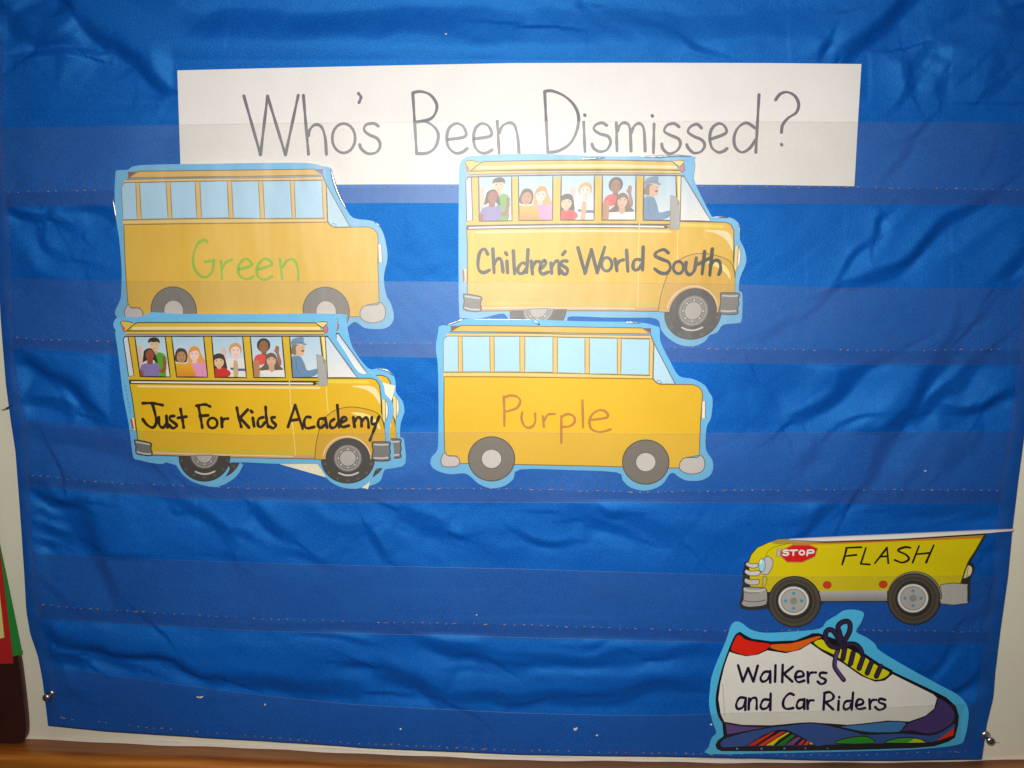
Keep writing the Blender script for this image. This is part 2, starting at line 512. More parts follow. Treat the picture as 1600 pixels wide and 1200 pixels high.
CREASES = [  # polyline, half width px, depth mm (negative = valley)
 ('95,-20 135,25 200,85 268,132', 17, -7.5), ('-20,10 40,40 110,72', 20, -5.0), ('60,-40 100,10 60,60', 14, -4.0), ('150,-30 185,40 260,110', 16, 3.0), ('30,80 90,78 150,79', 7, -3.0), ('-10,60 60,20 100,0', 16, -4.0), ('20,110 80,60 130,30', 14, 2.5),
 ('205,2 300,38 420,42 620,30 800,40', 24, -5.0), ('150,70 300,85 500,82 700,75 950,72 1180,78', 12, 2.6), ('820,36 1000,40 1200,38 1300,25', 20, -2.2),
 ('1440,-30 1415,15 1370,50 1312,92', 15, -7.0), ('1395,-20 1370,20 1330,52 1290,72', 10, 2.6), ('1290,66 1270,95', 7, -3.0), ('1650,20 1570,40 1460,62', 20, -7.5), ('1650,-10 1600,20 1560,60', 14, -4.0), ('1650,72 1560,66 1470,72', 8, 2.4), ('1590,10 1480,20 1420,40', 12, 2.0),
 ('1420,80 1430,140', 9, -1.6), ('1560,90 1540,130', 9, -1.4), ('1480,110 1470,150', 9, -1.3),
 ('5,325 30,338 75,345', 9, -4.0), ('8,350 35,385 70,430', 18, 2.6), ('95,322 150,330 180,345', 12, -2.4), ('20,400 60,440 110,470', 16, -1.6), ('0,250 60,300 80,330', 14, -1.5),
 ('25,555 70,580 130,615 190,680', 18, -7.0), ('90,560 140,600 180,640', 13, 3.0), ('40,628 75,635 120,648', 9, -3.4), ('60,600 100,612', 8, 2.5), ('40,672 110,680 180,705 260,740', 15, -2.6),
 ('1560,300 1490,345 1450,385 1390,425 1320,452', 10, -3.6), ('1600,330 1520,372 1480,410', 10, 2.4), ('1640,380 1590,400 1560,440', 13, -3.0), ('1610,420 1560,448', 7, 2.6), ('1440,330 1400,360 1370,410', 14, 1.6),
 ('1400,545 1340,575 1290,625 1240,660', 12, -3.6), ('1490,545 1440,610 1390,690 1352,755', 17, -5.4), ('1540,560 1475,625 1430,665', 10, -3.4), ('1600,615 1540,632 1470,648', 9, -3.4), ('1450,560 1400,620 1340,680', 14, 2.6), ('1520,640 1460,680 1430,720', 12, 2.4), ('1500,690 1470,730', 11, -2.2), ('1330,560 1260,610', 14, 1.8),
 ('1310,775 1270,810 1235,845', 13, -3.4), ('1380,780 1320,830', 12, 1.6), ('1560,780 1480,795 1400,800', 12, -2.2), ('1560,800 1500,815', 9, -1.6), ('1280,700 1240,740', 10, -1.6),
 ('50,772 85,782 135,788', 9, -4.2), ('55,795 90,805 120,800', 9, 2.6), ('110,775 135,830 160,885 200,930', 22, -6.8), ('60,826 85,834 115,848', 8, -3.0), ('60,850 100,860', 6, -2.4), ('200,790 180,830', 16, 2.2), ('250,770 330,810 360,860', 10, -1.6),
 ('398,792 420,815 455,842', 9, -2.6), ('480,792 530,812 600,822', 14, 2.4), ('625,798 665,815 700,832', 10, -2.2), ('620,830 700,835', 12, 1.6), ('880,800 1010,815 1060,850', 14, -1.6), ('760,860 830,845', 12, 1.5), ('1050,800 1140,850', 16, 1.4),
 ('70,982 95,1002 150,1014 210,1020 270,1032 345,1062', 12, -6.5), ('80,975 140,990 260,1000 400,1008 560,1010', 18, 3.0), ('84,1026 110,1032 135,1046', 7, -4.0), ('140,1030 180,1038 220,1052', 9, -2.4), ('62,1000 80,1030 100,1060', 9, -2.8),
 ('340,1058 400,1066 480,1078 560,1085', 17, -5.0), ('530,1040 590,1044', 6, -2.0), ('600,1050 650,1068 690,1092', 16, -5.0), ('700,1090 800,1090 900,1085', 10, -2.6), ('650,990 720,1012 760,1030', 12, -3.0), ('760,1028 900,1030 1000,1028', 11, -2.6), ('700,1060 850,1055 1000,1060 1090,1045', 16, 2.8), ('860,1092 960,1085 1100,1062', 13, -3.0), ('400,1020 520,1030 640,1040', 14, 1.8), ('1000,1020 1120,1015', 10, -1.8),
 ('1480,1000 1450,1040 1415,1062', 13, -4.0), ('1540,1040 1500,1070 1465,1095', 12, -4.0), ('1530,1010 1470,1050 1440,1075', 10, 2.4), ('1560,880 1545,920 1535,960', 10, -2.6), ('1560,845 1540,870', 8, -2.4), ('1540,1090 1525,1130', 9, -2.6), ('1530,960 1500,975', 8, -1.6),
 ('620,330 660,380 690,440', 22, 1.0), ('1200,330 1240,420', 30, 1.0), ('1180,600 1210,660', 18, -1.2), ('1140,600 1160,660', 14, 1.0),
]
_r = random.Random(11)
for _k in range(75):
    z_ = _r.choice('LLLRRRTTBM')
    if z_ == 'L': x0, y0, dx, dy = _r.uniform(0, 170), _r.uniform(300, 1100), _r.uniform(25, 80), _r.uniform(5, 60)
    elif z_ == 'R': x0, y0, dx, dy = _r.uniform(1240, 1590), _r.uniform(90, 1100), -_r.uniform(15, 70), _r.uniform(15, 75)
    elif z_ == 'T': x0, y0, dx, dy = _r.uniform(0, 1600), _r.uniform(-20, 90), _r.uniform(-80, 80), _r.uniform(-10, 50)
    elif z_ == 'B': x0, y0, dx, dy = _r.uniform(100, 1080), _r.uniform(990, 1090), _r.uniform(30, 120), _r.uniform(-10, 25)
    else: x0, y0, dx, dy = _r.uniform(250, 1120), _r.uniform(785, 870), _r.uniform(25, 90), _r.uniform(5, 45)
    wd_ = _r.uniform(4.0, 8.5); am_ = -wd_ * _r.uniform(0.08, 0.25)
    CREASES.append(('%f,%f %f,%f %f,%f' % (x0, y0, x0 + dx * .5 + _r.uniform(-9, 9), y0 + dy * .5 + _r.uniform(-7, 7), x0 + dx, y0 + dy), wd_, am_))
NX, NY = 560, 420
def field(X, Y):
    wx = 40 * vnoise(X, Y, 120, 90, 31); wy = 40 * vnoise(X, Y, 120, 90, 32)
    A, C = X + wx, Y + wy
    rid = lambda n: np.sqrt(n * n + 0.006)
    h = -0.0050 * rid(vnoise(A + 0.9 * C, C - 0.2 * A, 330, 170, 3)) - 0.0034 * rid(vnoise(A - 0.7 * C, C + 0.3 * A, 240, 120, 5)) - 0.0006 * rid(vnoise(A + C, C, 90, 60, 9)) + 0.0017
    h += 0.0002 * vnoise(X - Y, Y, 26, 24, 12) + 0.00020 * vnoise(A * 0.8 + C * 0.6, C * 0.8 - A * 0.6, 95, 13, 14) + 0.0002 * vnoise(A * 0.7 - C * 0.7, C * 0.7 + A * 0.7, 70, 11, 15)
    warp = 16 * vnoise(X, Y, 55, 55, 21)
    warp2 = 16 * vnoise(X, Y, 55, 55, 22)
    Xw, Yw = X + warp, Y + warp2
    for s, wd, amp in CREASES:
        q = smooth(S(s), 4); n = len(q)
        xs = [p[0] for p in q]; ys = [p[1] for p in q]
        msk = (X > min(xs) - 4 * wd - 20) & (X < max(xs) + 4 * wd + 20) & (Y > min(ys) - 4 * wd - 20) & (Y < max(ys) + 4 * wd + 20)
        if not msk.any(): continue
        x, y = Xw[msk], Yw[msk]; best = np.full(x.shape, 1e9); tt = np.zeros(x.shape); sd = np.zeros(x.shape)
        for i in range(n - 1):
            ax, ay = q[i]; bx, by = q[i + 1]; L2 = (bx - ax) ** 2 + (by - ay) ** 2 + 1e-9
            t = np.clip(((x - ax) * (bx - ax) + (y - ay) * (by - ay)) / L2, 0, 1)
            ex, ey = x - ax - t * (bx - ax), y - ay - t * (by - ay)
            dd = np.hypot(ex, ey)
            cr = ((bx - ax) * ey - (by - ay) * ex) / math.sqrt(L2)
            up = dd < best; best[up] = dd[up]; tt[up] = (i + t[up]) / (n - 1); sd[up] = (dd * np.sign(cr))[up]
        tap = np.sin(np.pi * np.clip(0.08 + 0.84 * tt, 0, 1)) ** 0.8
        if amp > 0:
            h[msk] += 0.5 * amp * 0.001 * tap * np.exp(-(best / wd) ** 1.8)
            continue
        mx_, my_ = q[n // 2]; ax, ay = q[n // 2 - 1]; bx, by = q[min(n - 1, n // 2 + 1)]
        nx_, ny_ = -(by - ay), bx - ax
        sgn = 1.0 if nx_ * (mx_ - 780) + ny_ * (my_ - 290) > 0 else -1.0
        u = sgn * sd / (wd * 1.1); u = u / (1 + np.abs(u) ** 5) ** 0.2
        h[msk] += 1.25 * amp * 0.001 * tap * u * np.exp(-np.maximum(0, best - wd) / (wd * 2.4))
    return h

xs = np.linspace(0, 1, NX); vv = np.linspace(0, 1, NY)
PX = np.zeros((NY, NX)); PY = np.zeros((NY, NX))
for it in range(3):
    for j in range(NY):
        for_y = -90 + (vv[j]) * (1186 + 90)
        xl = edge_x(E_L, for_y); xr = edge_x(E_R, for_y)
        PX[j] = xl + xs * (xr - xl)
    break
botx = [p[0] for p in BOT]; boty = [p[1] for p in BOT]
YB = np.interp(PX, botx, boty)
T = vv[:, None]
PY = -90 + T * (YB + 90)
XL = np.interp(PY, [p[1] for p in E_L], [p[0] for p in E_L]); XR = np.interp(PY, [p[1] for p in E_R], [p[0] for p in E_R])
PX = XL + xs[None, :] * (XR - XL)
H = field(PX, PY)
zone = np.zeros_like(H)
for tp, st, hm in POCK:
    yt = np.interp(PX, [p[0] for p in tp], [p[1] for p in tp]); yh = np.interp(PX, [p[0] for p in hm], [p[1] for p in hm])
    zone = np.maximum(zone, np.clip((PY - yt + 10) / 12, 0, 1) * np.clip((yh + 6 - PY) / 10, 0, 1))
ed = np.clip(np.minimum(PX - XL, XR - PX) / 40.0, 0, 1); ed = ed * ed * (3 - 2 * ed)
H = H * (1 - 0.30 * zone) * (0.25 + 0.75 * ed)
cm = np.zeros_like(H)
for x0, y0, x1, y1 in ((270, 95, 1350, 296), (172, 250, 632, 768), (668, 238, 1170, 770), (1150, 822, 1585, 985), (1104, 948, 1516, 1182)):
    cm = np.maximum(cm, np.clip((PX - x0 + 30) / 30, 0, 1) * np.clip((x1 + 30 - PX) / 30, 0, 1) * np.clip((PY - y0 + 30) / 30, 0, 1) * np.clip((y1 + 30 - PY) / 30, 0, 1))
LIM = 0.0055 - 0.0047 * np.maximum(cm, zone)
H = np.where(H > 0, LIM * np.tanh(H / LIM), -0.0108 * np.tanh(-H / 0.0108))
av = (PX - 800) / FPX; bv = -(PY - 600) / FPX
dyv = bv * ST + CT; dzv = bv * CT - ST; tv = (D - B) / dyv
VX = av * tv; VZ = CZ + dzv * tv; VY = -B - H
chart = empty('pocket_chart', P(800, 1180, B))
tag(chart, 'wrinkled blue nylon pocket chart with clear pocket strips pinned to the cream wall', 'pocket chart')
CO = tuple(chart.location)
idx = np.arange(NX * NY).reshape(NY, NX)
q = np.stack([idx[:-1, :-1], idx[1:, :-1], idx[1:, 1:], idx[:-1, 1:]], -1).reshape(-1, 4)
fab = mesh_obj('fabric', np.stack([VX, VY, VZ], -1).reshape(-1, 3), q.tolist(), MAT_FAB, chart, CO)
sol = fab.modifiers.new('thickness', 'SOLIDIFY'); sol.thickness = 0.0005; sol.offset = -1

def hsample(px, py):
    """Fabric height under a pixel (bilinear over the grid)."""
    xl = edge_x(E_L, py); xr = edge_x(E_R, py)
    u = min(max((px - xl) / (xr - xl), 0), 0.9999) * (NX - 1)
    yb = float(np.interp(px, botx, boty)); v = min(max((py + 90) / (yb + 90), 0), 0.9999) * (NY - 1)
    i, j = int(u), int(v); fu, fv = u - i, v - j
    return (H[j, i] * (1 - fu) + H[j, i + 1] * fu) * (1 - fv) + (H[j + 1, i] * (1 - fu) + H[j + 1, i + 1] * fu) * fv

def ribbon(name, left, right, doff, mat, parent, origin, n=4, round_off=0.0006, xseg=5):
    """Strip between two pixel polylines lying on the fabric."""
    ve, fa = [], []
    for (a, b) in zip(left, right):
        for k in range(xseg + 1):
            t = k / xseg; x = a[0] + (b[0] - a[0]) * t; y = a[1] + (b[1] - a[1]) * t
            hh = hsample(x, y)
            ve.append(P(x, y, B + hh + doff + round_off * math.sin(math.pi * t) ** 0.5 * 1.0))
    m = xseg + 1
    for i in range(len(left) - 1):
        for k in range(xseg): fa.append([i * m + k, (i + 1) * m + k, (i + 1) * m + k + 1, i * m + k + 1])
    return mesh_obj(name, ve, fa, mat, parent, origin)

def thread_run(name, pts, gap, parent, mat, jit=0.8, size=(2.2, 5.5), seed=1, doff=0.003, skip=0.12):
    """Single stitches along a seam, each a short raised bit of thread."""
    r = random.Random(seed); ve, fa = [], []
    q = smooth(pts, 12); s = 0.0; nxt = 0.0
    for a, b in zip(q, q[1:]):
        dl = math.hypot(b[0] - a[0], b[1] - a[1]); 
        if dl < 1e-6: continue
        tx, ty = (b[0] - a[0]) / dl, (b[1] - a[1]) / dl
        while nxt <= s + dl:
            t = nxt - s; x, y = a[0] + tx * t, a[1] + ty * t + r.uniform(-jit, jit)
            nxt += gap * r.uniform(0.75, 1.25)
            if r.random() < skip: continue
            hl = r.uniform(*size) / 2 * (2.2 if r.random() < 0.12 else 1); wd = r.uniform(0.45, 0.85)
            an = r.uniform(-0.35, 0.35); ux, uy = tx * math.cos(an) - ty * math.sin(an), tx * math.sin(an) + ty * math.cos(an)
            dd = doff(x, y) if callable(doff) else doff
            base = len(ve); segs = 5; K = 5
            for i in range(segs):
                f = -1 + 2 * i / (segs - 1); prof = math.sqrt(max(0.05, 1 - f * f))
                for k in range(K):
                    a2 = math.pi * k / (K - 1)
                    ox = -uy * math.cos(a2) * wd * prof; oy = ux * math.cos(a2) * wd * prof
                    ve.append(P(x + ux * hl * f + ox, y + uy * hl * f + oy, dd + 0.00057 * wd * prof * math.sin(a2)))
            for i in range(segs - 1):
                for k in range(K - 1):
                    fa.append([base + i * K + k, base + (i + 1) * K + k, base + (i + 1) * K + k + 1, base + i * K + k + 1])
        s += dl
    o = mesh_obj(name, ve, fa, mat, parent, CO); o['kind'] = 'stuff'
    return o

# side bindings with their own seams
ys = [(-85 + i * 9.5) for i in range(129)]
yl = [y for y in ys if y <= 1134] + [1134]; yr = [y for y in ys if y <= 1186] + [1186]
wl = lambda y: 18 + 2.5 * math.sin(y * 0.021) + 0.9 * math.sin(y * 0.11)
wr = lambda y: 23 + 2.0 * math.sin(y * 0.017 + 1) + 0.8 * math.sin(y * 0.13)
bl = ribbon('edge_binding', [(edge_x(E_L, y) - 1, y) for y in yl], [(edge_x(E_L, y) + wl(y), y) for y in yl], 0.0009, MAT_BIND, chart, CO)
br = ribbon('edge_binding', [(edge_x(E_R, y) - wr(y), y) for y in yr], [(edge_x(E_R, y) + 1, y) for y in yr], 0.0009, MAT_BIND, chart, CO)
for b_, e, wf, sg, yy in ((bl, E_L, wl, 1, yl), (br, E_R, wr, -1, yr)):
    thread_run('edge_seam', [(edge_x(e, y) + sg * (wf(y) - 2.5), y) for y in yy[::2]], 9, b_, MAT_BIND, 0.3, (3, 5), 5, lambda x, y: B + hsample(x, y) + 0.0014)

# clear pockets
def plast(px, v, xa, xb, wav):
    s = min(1, min(px - xa, xb - px) / 60.0); s = max(0, s); s = s * s * (3 - 2 * s)
    return B + 0.0018 + (0.0010 + 0.0030 * max(0.0, 1 - v)) * s + wav
NP = 200
for pi, (tp, st, hm) in enumerate(POCK):
    ve, fa = [], []; rows = 13
    r = np.random.RandomState(40 + pi)
    y_mid = interp(st, 800)
    for i in range(NP):
        u = i / (NP - 1)
        for j in range(rows):
            # v 0 top lip, 1 seam, 1.2 lower hem
            v = j / 10.0 if j <= 10 else 1 + (j - 10) * 0.1
            ym = y_mid
            for _ in range(2):
                xa = edge_x(E_L, ym) + wl(ym) - 6; xb = edge_x(E_R, ym) - wr(ym) + 6
                x = xa + u * (xb - xa)
                y0, y1, y2 = interp(tp, x), interp(st, x), interp(hm, x)
                ym = y0 + (y1 - y0) * v if v <= 1 else y1 + (y2 - y1) * (v - 1) / 0.2
            wav = 0.00035 * math.sin(x * 0.013 + pi * 2 + v * 2) + 0.00022 * math.sin(x * 0.037 + pi + v * 3)
            if v >= 1: wav *= 0.3
            ve.append(P(x, ym, plast(x, v, xa, xb, wav)))
    for i in range(NP - 1):
        for j in range(rows - 1): fa.append([i * rows + j, i * rows + j + 1, (i + 1) * rows + j + 1, (i + 1) * rows + j])
    pk = mesh_obj('clear_pocket', ve, fa, MAT_VINYL, chart, CO)
    xs_ = np.linspace(edge_x(E_L, y_mid) + 22, edge_x(E_R, y_mid) - 26, 60)
    thread_run('seam_stitching', [(x, interp(st, x)) for x in xs_], 14.0, pk, MAT_THREAD, 1.0, (1.8, 4.6), 60 + pi,
               lambda x, y: B + 0.0031)
    if pi < 4:
        ve, fa = [], []
        for i in range(NP):
            xa = edge_x(E_L, y_mid) + wl(y_mid) - 3; xb = edge_x(E_R, y_mid) - wr(y_mid) + 3
            x = xa + i / (NP - 1) * (xb - xa); y1, y2 = interp(st, x), interp(hm, x)
            for k in range(3): ve.append(P(x, y1 + (y2 - y1) * k / 2, B + 0.0016))
        for i in range(NP - 1):
            for k in range(2): fa.append([i * 3 + k, i * 3 + k + 1, (i + 1) * 3 + k + 1, (i + 1) * 3 + k])
        mesh_obj('folded_hem', ve, fa, MAT_TINT, pk, CO)
    # folded lips of the vinyl: thin beads at the top lip and the lower hem
    for nm, ln, vv_ in (('pocket_lip', tp, 0.0), ('pocket_hem', hm, 1.2)):
        if nm == 'pocket_hem' and pi == 4: continue
        ve, fa = [], []
        for i in range(NP):
            xa = edge_x(E_L, y_mid) + wl(y_mid) - 2; xb = edge_x(E_R, y_mid) - wr(y_mid) + 2
            x = xa + i / (NP - 1) * (xb - xa); y = interp(ln, x)
            wav = 0.00035 * math.sin(x * 0.013 + pi * 2 + vv_ * 2) + 0.00022 * math.sin(x * 0.037 + pi + vv_ * 3)
            if vv_ >= 1: wav *= 0.3
            d0 = plast(x, vv_, xa - 4, xb + 4, wav)
            hw = 0.75
            for k in range(4):
                a2 = math.pi * k / 3
                ve.append(P(x, y + hw * math.cos(a2), d0 + 0.0002 + 0.0003 * math.sin(a2)))
        for i in range(NP - 1):
            for k in range(3): fa.append([i * 4 + k, (i + 1) * 4 + k, (i + 1) * 4 + k + 1, i * 4 + k + 1])
        mesh_obj(nm, ve, fa, MAT_VINYL, pk, CO)
thread_run('loose_thread', S('8,639 13,636 19,633'), 3, chart, MAT_DARKT, 0.3, (5, 7), 9, B + 0.003, 0.0)

# lint caught on the pockets
r = random.Random(3); ve, fa = [], []
for (x, y, s) in [(309, 1089, 2.2), (313, 1090, 2.4), (316, 1089, 1.8), (414, 1101, 2.0), (626, 1139, 1.8), (898, 1140, 3.0), (901, 1138, 2.0), (933, 1149, 1.8), (1111, 1132, 2.0),
                  (1446, 736, 1.8), (697, 53, 2.0), (745, 961, 1.3)]:
    b0 = len(ve)
    for k in range(7):
        a = 2 * math.pi * k / 7; rr = s * r.uniform(0.6, 1.2)
        ve.append(P(x + rr * math.cos(a), y + rr * 0.8 * math.sin(a), B + 0.0064))
    ve.append(P(x, y, B + 0.0064 + 0.0005 * s)); 
    for k in range(7): fa.append([b0 + 7, b0 + (k + 1) % 7, b0 + k])
lo = mesh_obj('lint', ve, fa, MAT_LINT, chart, CO); lo['kind'] = 'stuff'

# ================================================================== HEADING STRIP
sg = Card('heading_strip', "white paper strip reading Who's Been Dismissed? in the top pocket", 'sign', B + 0.0014, B + 0.0026, 292, 100, MAT_PAPER, bow=0.0002, xc=810, xw=540)
sp = S('277,110 400,107 600,102.5 800,98.5 1000,98 1200,98.5 1346,100 1340,200 1335,291 1200,289 1000,288 800,288 600,288 283,290 280,200')
sg.sheet(sp, (240, 236, 232))
INK = (118, 116, 122)
WORDS = [
 ('381,150 407,242;407,242 418,150;418,150 446,242;446,242 466,149;474,149 482,241;482,212 484,203 492,195 502,198 508,215 510,241;@537,216,18,23;560,146 564,152 561,160;591,197 584,193 572,195 569,203 576,210 590,217 594,228 588,238 575,240 565,233 562,226'),
 ('645,146 651,240;645,145 657,143 672,148 682,162 681,175 672,186 650,191;650,191 665,190 680,200 685,213 680,230 668,239 651,240;700,218 727,213 724,198 713,193 702,200 698,215 701,230 711,239 722,238 730,232;741,217 767,212 764,198 754,193 744,199 740,213 742,229 750,238 760,239 769,234;777,190 780,240;780,208 785,197 795,192 804,196 809,215 811,240'),
 ('851,143 856,238;851,143 862,142 880,149 896,163 904,182 901,205 890,225 872,236 856,238;912,191 914,237;913.5,179.5 914,180.5;948,196 941,192 931,195 928,202 937,209 950,213 954,223 948,234 937,237 928,232 925,225;963,192 964,236;964,206 969,195 977,192 984,200 986,236;986,208 991,197 999,193 1006,202 1008,236;1022,194 1021,239;1019,180.5 1019.5,181.5;1061,198 1053,193 1042,196 1038,205 1047,211 1060,217 1063,226 1057,236 1045,240 1036,233 1034,225;1096,200 1089,194 1079,198 1075,206 1084,213 1097,219 1101,228 1095,237 1084,239 1076,232 1073,226;1112,217 1134,208 1132,197 1123,193 1113,200 1109,214 1112,230 1122,238 1131,236 1136,232;1180,200 1166,192 1153,200 1147,215 1149,230 1159,238 1171,232 1181,218;1186,148 1181,238;1212,156 1219,147 1230,144 1242,150 1248,163 1244,176 1232,184 1223,195 1221,207;1221,225.5 1221.5,226.5'),
]
def write(card, words, width, col, L, M=lambda s: s, taper=True, base=(0, 0, 1.0), name='lettering'):
    for wd in words:
        p = card.part(name)
        for st in wd.split(';'):
            if st.startswith('@'):
                a = [float(v) for v in st[1:].split(',')]
                pts = [(base[0] + x * base[2], base[1] + y * base[2]) for x, y in ell(*a, n=20)]
                card.line(p, pts, width, col, L, 1, True)
            else:
                pts = S(st, *base)
                card.line(p, pts, width, col, L, 6, taper=taper)
write(sg, WORDS, 4.4, INK, 3)
sg.done()

# ================================================================== BUS WITH PASSENGERS
BLUE = (112, 190, 235); YEL = (234, 186, 18); DK = (62, 52, 18)
k1 = lambda s: S(s, 200, 510, .075)
k2 = lambda s: S(s, 320, 510, .075)
k3 = lambda s: S(s, 430, 510, .075)
def kell(f, cx, cy, rx, ry):
    x, y = f('%f,%f' % (cx, cy))[0]
    return ell(x, y, rx * .075, ry * .075, 18)

def wheel(c, cx, cy, lower_only=False, hubr=22.0, ys=0.97, arc=True):
    wh = c.part('wheel')
    if lower_only: ty = ell(cx, cy, 40, 39, 24, 0, 180)
    else: ty = ell(cx, cy, 41.5, 37, 22, 0, 180) + ell(cx, cy, 34.5, 33, 18, 180, 360)
    c.shape(wh, ty, (66, 61, 56), 10, (40, 36, 33), 1.2)
    for a in range(12, 180, 26):
        x, y = cx + 37 * math.cos(math.radians(a)), cy + 33 * math.sin(math.radians(a))
        c.fill(wh, ell(x, y, 2.6, 2.2, 8), (92, 86, 76), 12)
    hb = c.part('hub', wh)
    a0, a1 = (0, 180) if lower_only else (0, 360)
    for rr, col, L in ((hubr, (112, 108, 104), 13), (hubr - 1.4, (158, 153, 148), 14), (hubr - 4.4, (112, 108, 104), 15), (hubr - 5.6, (150, 146, 140), 16), (hubr - 9.0, (186, 180, 174), 18)):
        c.fill(hb, ell(cx, cy - 2, rr, rr * ys, 26, a0, a1), col, L)
        if rr == hubr - 9.0: c.outline(hb, ell(cx, cy - 2, rr, rr * ys, 26, a0, a1), 1.3, (96, 92, 88), 19)
    for i in range(8):
        a = i * math.pi / 4
        if lower_only and math.sin(a) < 0.2: continue
        x, y = cx + (hubr - 7.2) * math.cos(a), cy - 2 + (hubr - 7.2) * ys * math.sin(a)
        c.fill(hb, ell(x, y, 2.4, 2.4, 10), (100, 96, 92), 17)
        c.fill(hb, ell(x, y, 1.6, 1.6, 10), (205, 200, 194), 20)
    if arc:
        y = cy + (22 if not lower_only else 25)
        c.line(wh, [(cx - 14, y - 1), (cx - 6, y + 2), (cx + 3, y + 2.6), (cx + 10, y + 1), (cx + 16, y - 1.5)], 2.6, (212, 207, 202), 13)

def passengers(c, wins, quads):
    def ps(i): return c.part('passenger', wins[i])
    def eyes(p, f, a, b, y, cl, L=14):
        for x in (a, b): c.fill(p, kell(f, x, y, 13, 10), (90, 66, 56), L, clip=cl)
    # window 1
    q = quads[0]
    p = ps(0); f = k1
    c.fill(p, f('195,430 230,380 262,395 292,440 280,560 322,660 300,790 240,840 215,600'), (226, 188, 168), 4, clip=q)
    c.fill(p, smooth(f('600,555 700,548 780,610 805,700 800,1040 590,1040 555,700'), 3, True), (92, 168, 44), 5, clip=q)
    c.fill(p, f('800,780 850,790 870,1040 790,1040'), (238, 226, 214), 5, clip=q)
    c.fill(p, f('515,470 610,470 615,560 560,590'), (214, 172, 138), 6, clip=q)
    c.fill(p, kell(f, 548, 390, 104, 132), (228, 192, 152), 7, clip=q)
    c.fill(p, smooth(f('418,330 430,270 480,238 560,228 635,258 665,330 640,352 622,322 540,330 465,322 442,345'), 3, True), (58, 48, 46), 8, clip=q)
    eyes(p, f, 500, 592, 366, q); c.line(p, f('520,450 548,462 580,450'), 0.7, (170, 110, 90), 14, clip=q)
    p = ps(0)
    c.fill(p, smooth(f('310,750 320,600 335,510 420,455 500,470 555,550 590,640 625,770 555,720 500,690 360,720'), 3, True), (52, 42, 38), 9, clip=q)
    c.fill(p, f('400,690 520,690 520,790 400,790'), (142, 74, 50), 9.6, clip=q)
    c.fill(p, f('330,745 400,720 410,780 330,790'), (236, 206, 190), 9.6, clip=q)
    c.fill(p, kell(f, 455, 595, 88, 112), (158, 84, 58), 10, clip=q)
    c.fill(p, smooth(f('250,880 290,800 380,770 470,790 560,770 640,800 665,900 620,1040 250,1040'), 3, True), (138, 122, 178), 11, clip=q)
    c.fill(p, f('255,910 320,920 325,1040 260,1040'), (150, 84, 60), 12, clip=q)
    c.fill(p, smooth(f('725,640 775,640 795,850 765,960 680,965 645,905 730,860'), 2, True), (152, 88, 56), 12, clip=q)
    c.line(p, f('440,640 460,650 490,640'), 0.7, (110, 50, 40), 14, clip=q); eyes(p, f, 420, 495, 575, q)
    # window 2
    q = quads[1]
    p = ps(1)
    c.fill(p, smooth(f('1250,750 1255,540 1310,432 1390,405 1470,440 1512,540 1600,700 1620,780 1250,770'), 3, True), (228, 164, 84), 5, clip=q)
    c.fill(p, f('1340,680 1430,680 1440,770 1340,770'), (238, 200, 186), 6, clip=q)
    c.fill(p, kell(f, 1382, 590, 98, 118), (244, 208, 198), 7, clip=q)
    c.fill(p, smooth(f('1270,560 1290,470 1390,425 1480,470 1500,560 1430,500 1340,520'), 3, True), (222, 154, 74), 8, clip=q)
    eyes(p, f, 1335, 1420, 565, q)
    c.fill(p, smooth(f('1290,760 1370,775 1440,770 1560,750 1640,850 1660,1060 1380,1060 1330,860'), 3, True), (232, 152, 188), 9, clip=q)
    c.line(p, f('1540,930 1550,1000'), 0.8, (190, 100, 140), 14, clip=q)
    p = ps(1)
    c.fill(p, f('985,690 1010,700 1030,790 985,790'), (238, 224, 210), 9, clip=q)
    c.fill(p, smooth(f('975,680 985,560 1030,470 1105,452 1190,480 1240,580 1235,680 1200,750 1020,740'), 3, True), (78, 62, 56), 10, clip=q)
    c.fill(p, kell(f, 1112, 640, 98, 120), (188, 138, 92), 11, clip=q)
    eyes(p, f, 1062, 1158, 602, q); c.line(p, f('1080,690 1110,700 1145,690'), 0.7, (130, 80, 60), 14, clip=q)
    c.fill(p, smooth(f('980,790 1060,770 1200,775 1290,770 1350,860 1395,1060 1000,1060'), 3, True), (232, 176, 30), 12, (222, 132, 30), clip=q)
    # window 3
    q = quads[2]; f = k2
    p = ps(2)
    c.fill(p, smooth(f('330,520 345,450 395,430 440,460 465,525 430,590 370,600'), 3, True), (222, 192, 186), 4, clip=q)
    c.fill(p, f('375,590 430,590 500,700 450,760 400,640'), (226, 216, 216), 4, clip=q)
    c.fill(p, kell(f, 635, 480, 138, 138), (208, 160, 98), 6, clip=q)
    c.fill(p, f('600,620 700,620 700,700 600,700'), (236, 202, 190), 7, clip=q)
    c.fill(p, kell(f, 640, 525, 102, 108), (244, 210, 198), 8, clip=q)
    eyes(p, f, 598, 682, 492, q); c.line(p, f('610,580 640,592 675,580'), 0.7, (200, 120, 120), 14, clip=q)
    c.fill(p, smooth(f('440,780 500,675 620,665 660,690 700,665 800,670 850,760 865,1060 500,1060 540,960'), 3, True), (232, 228, 220), 9, clip=q)
    c.fill(p, f('530,855 600,860 600,912 540,905'), (88, 100, 142), 10, clip=q)
    c.fill(p, f('670,875 845,880 845,930 680,928'), (88, 100, 142), 10, clip=q)
    c.fill(p, smooth(f('595,790 615,705 640,700 672,730 690,790 690,1050 605,1050'), 3, True), (206, 172, 132), 11, clip=q)
    p = ps(2)
    c.fill(p, smooth(f('170,880 172,640 230,575 320,562 395,605 432,700 465,900 350,910 200,900'), 3, True), (68, 54, 48), 10, clip=q)
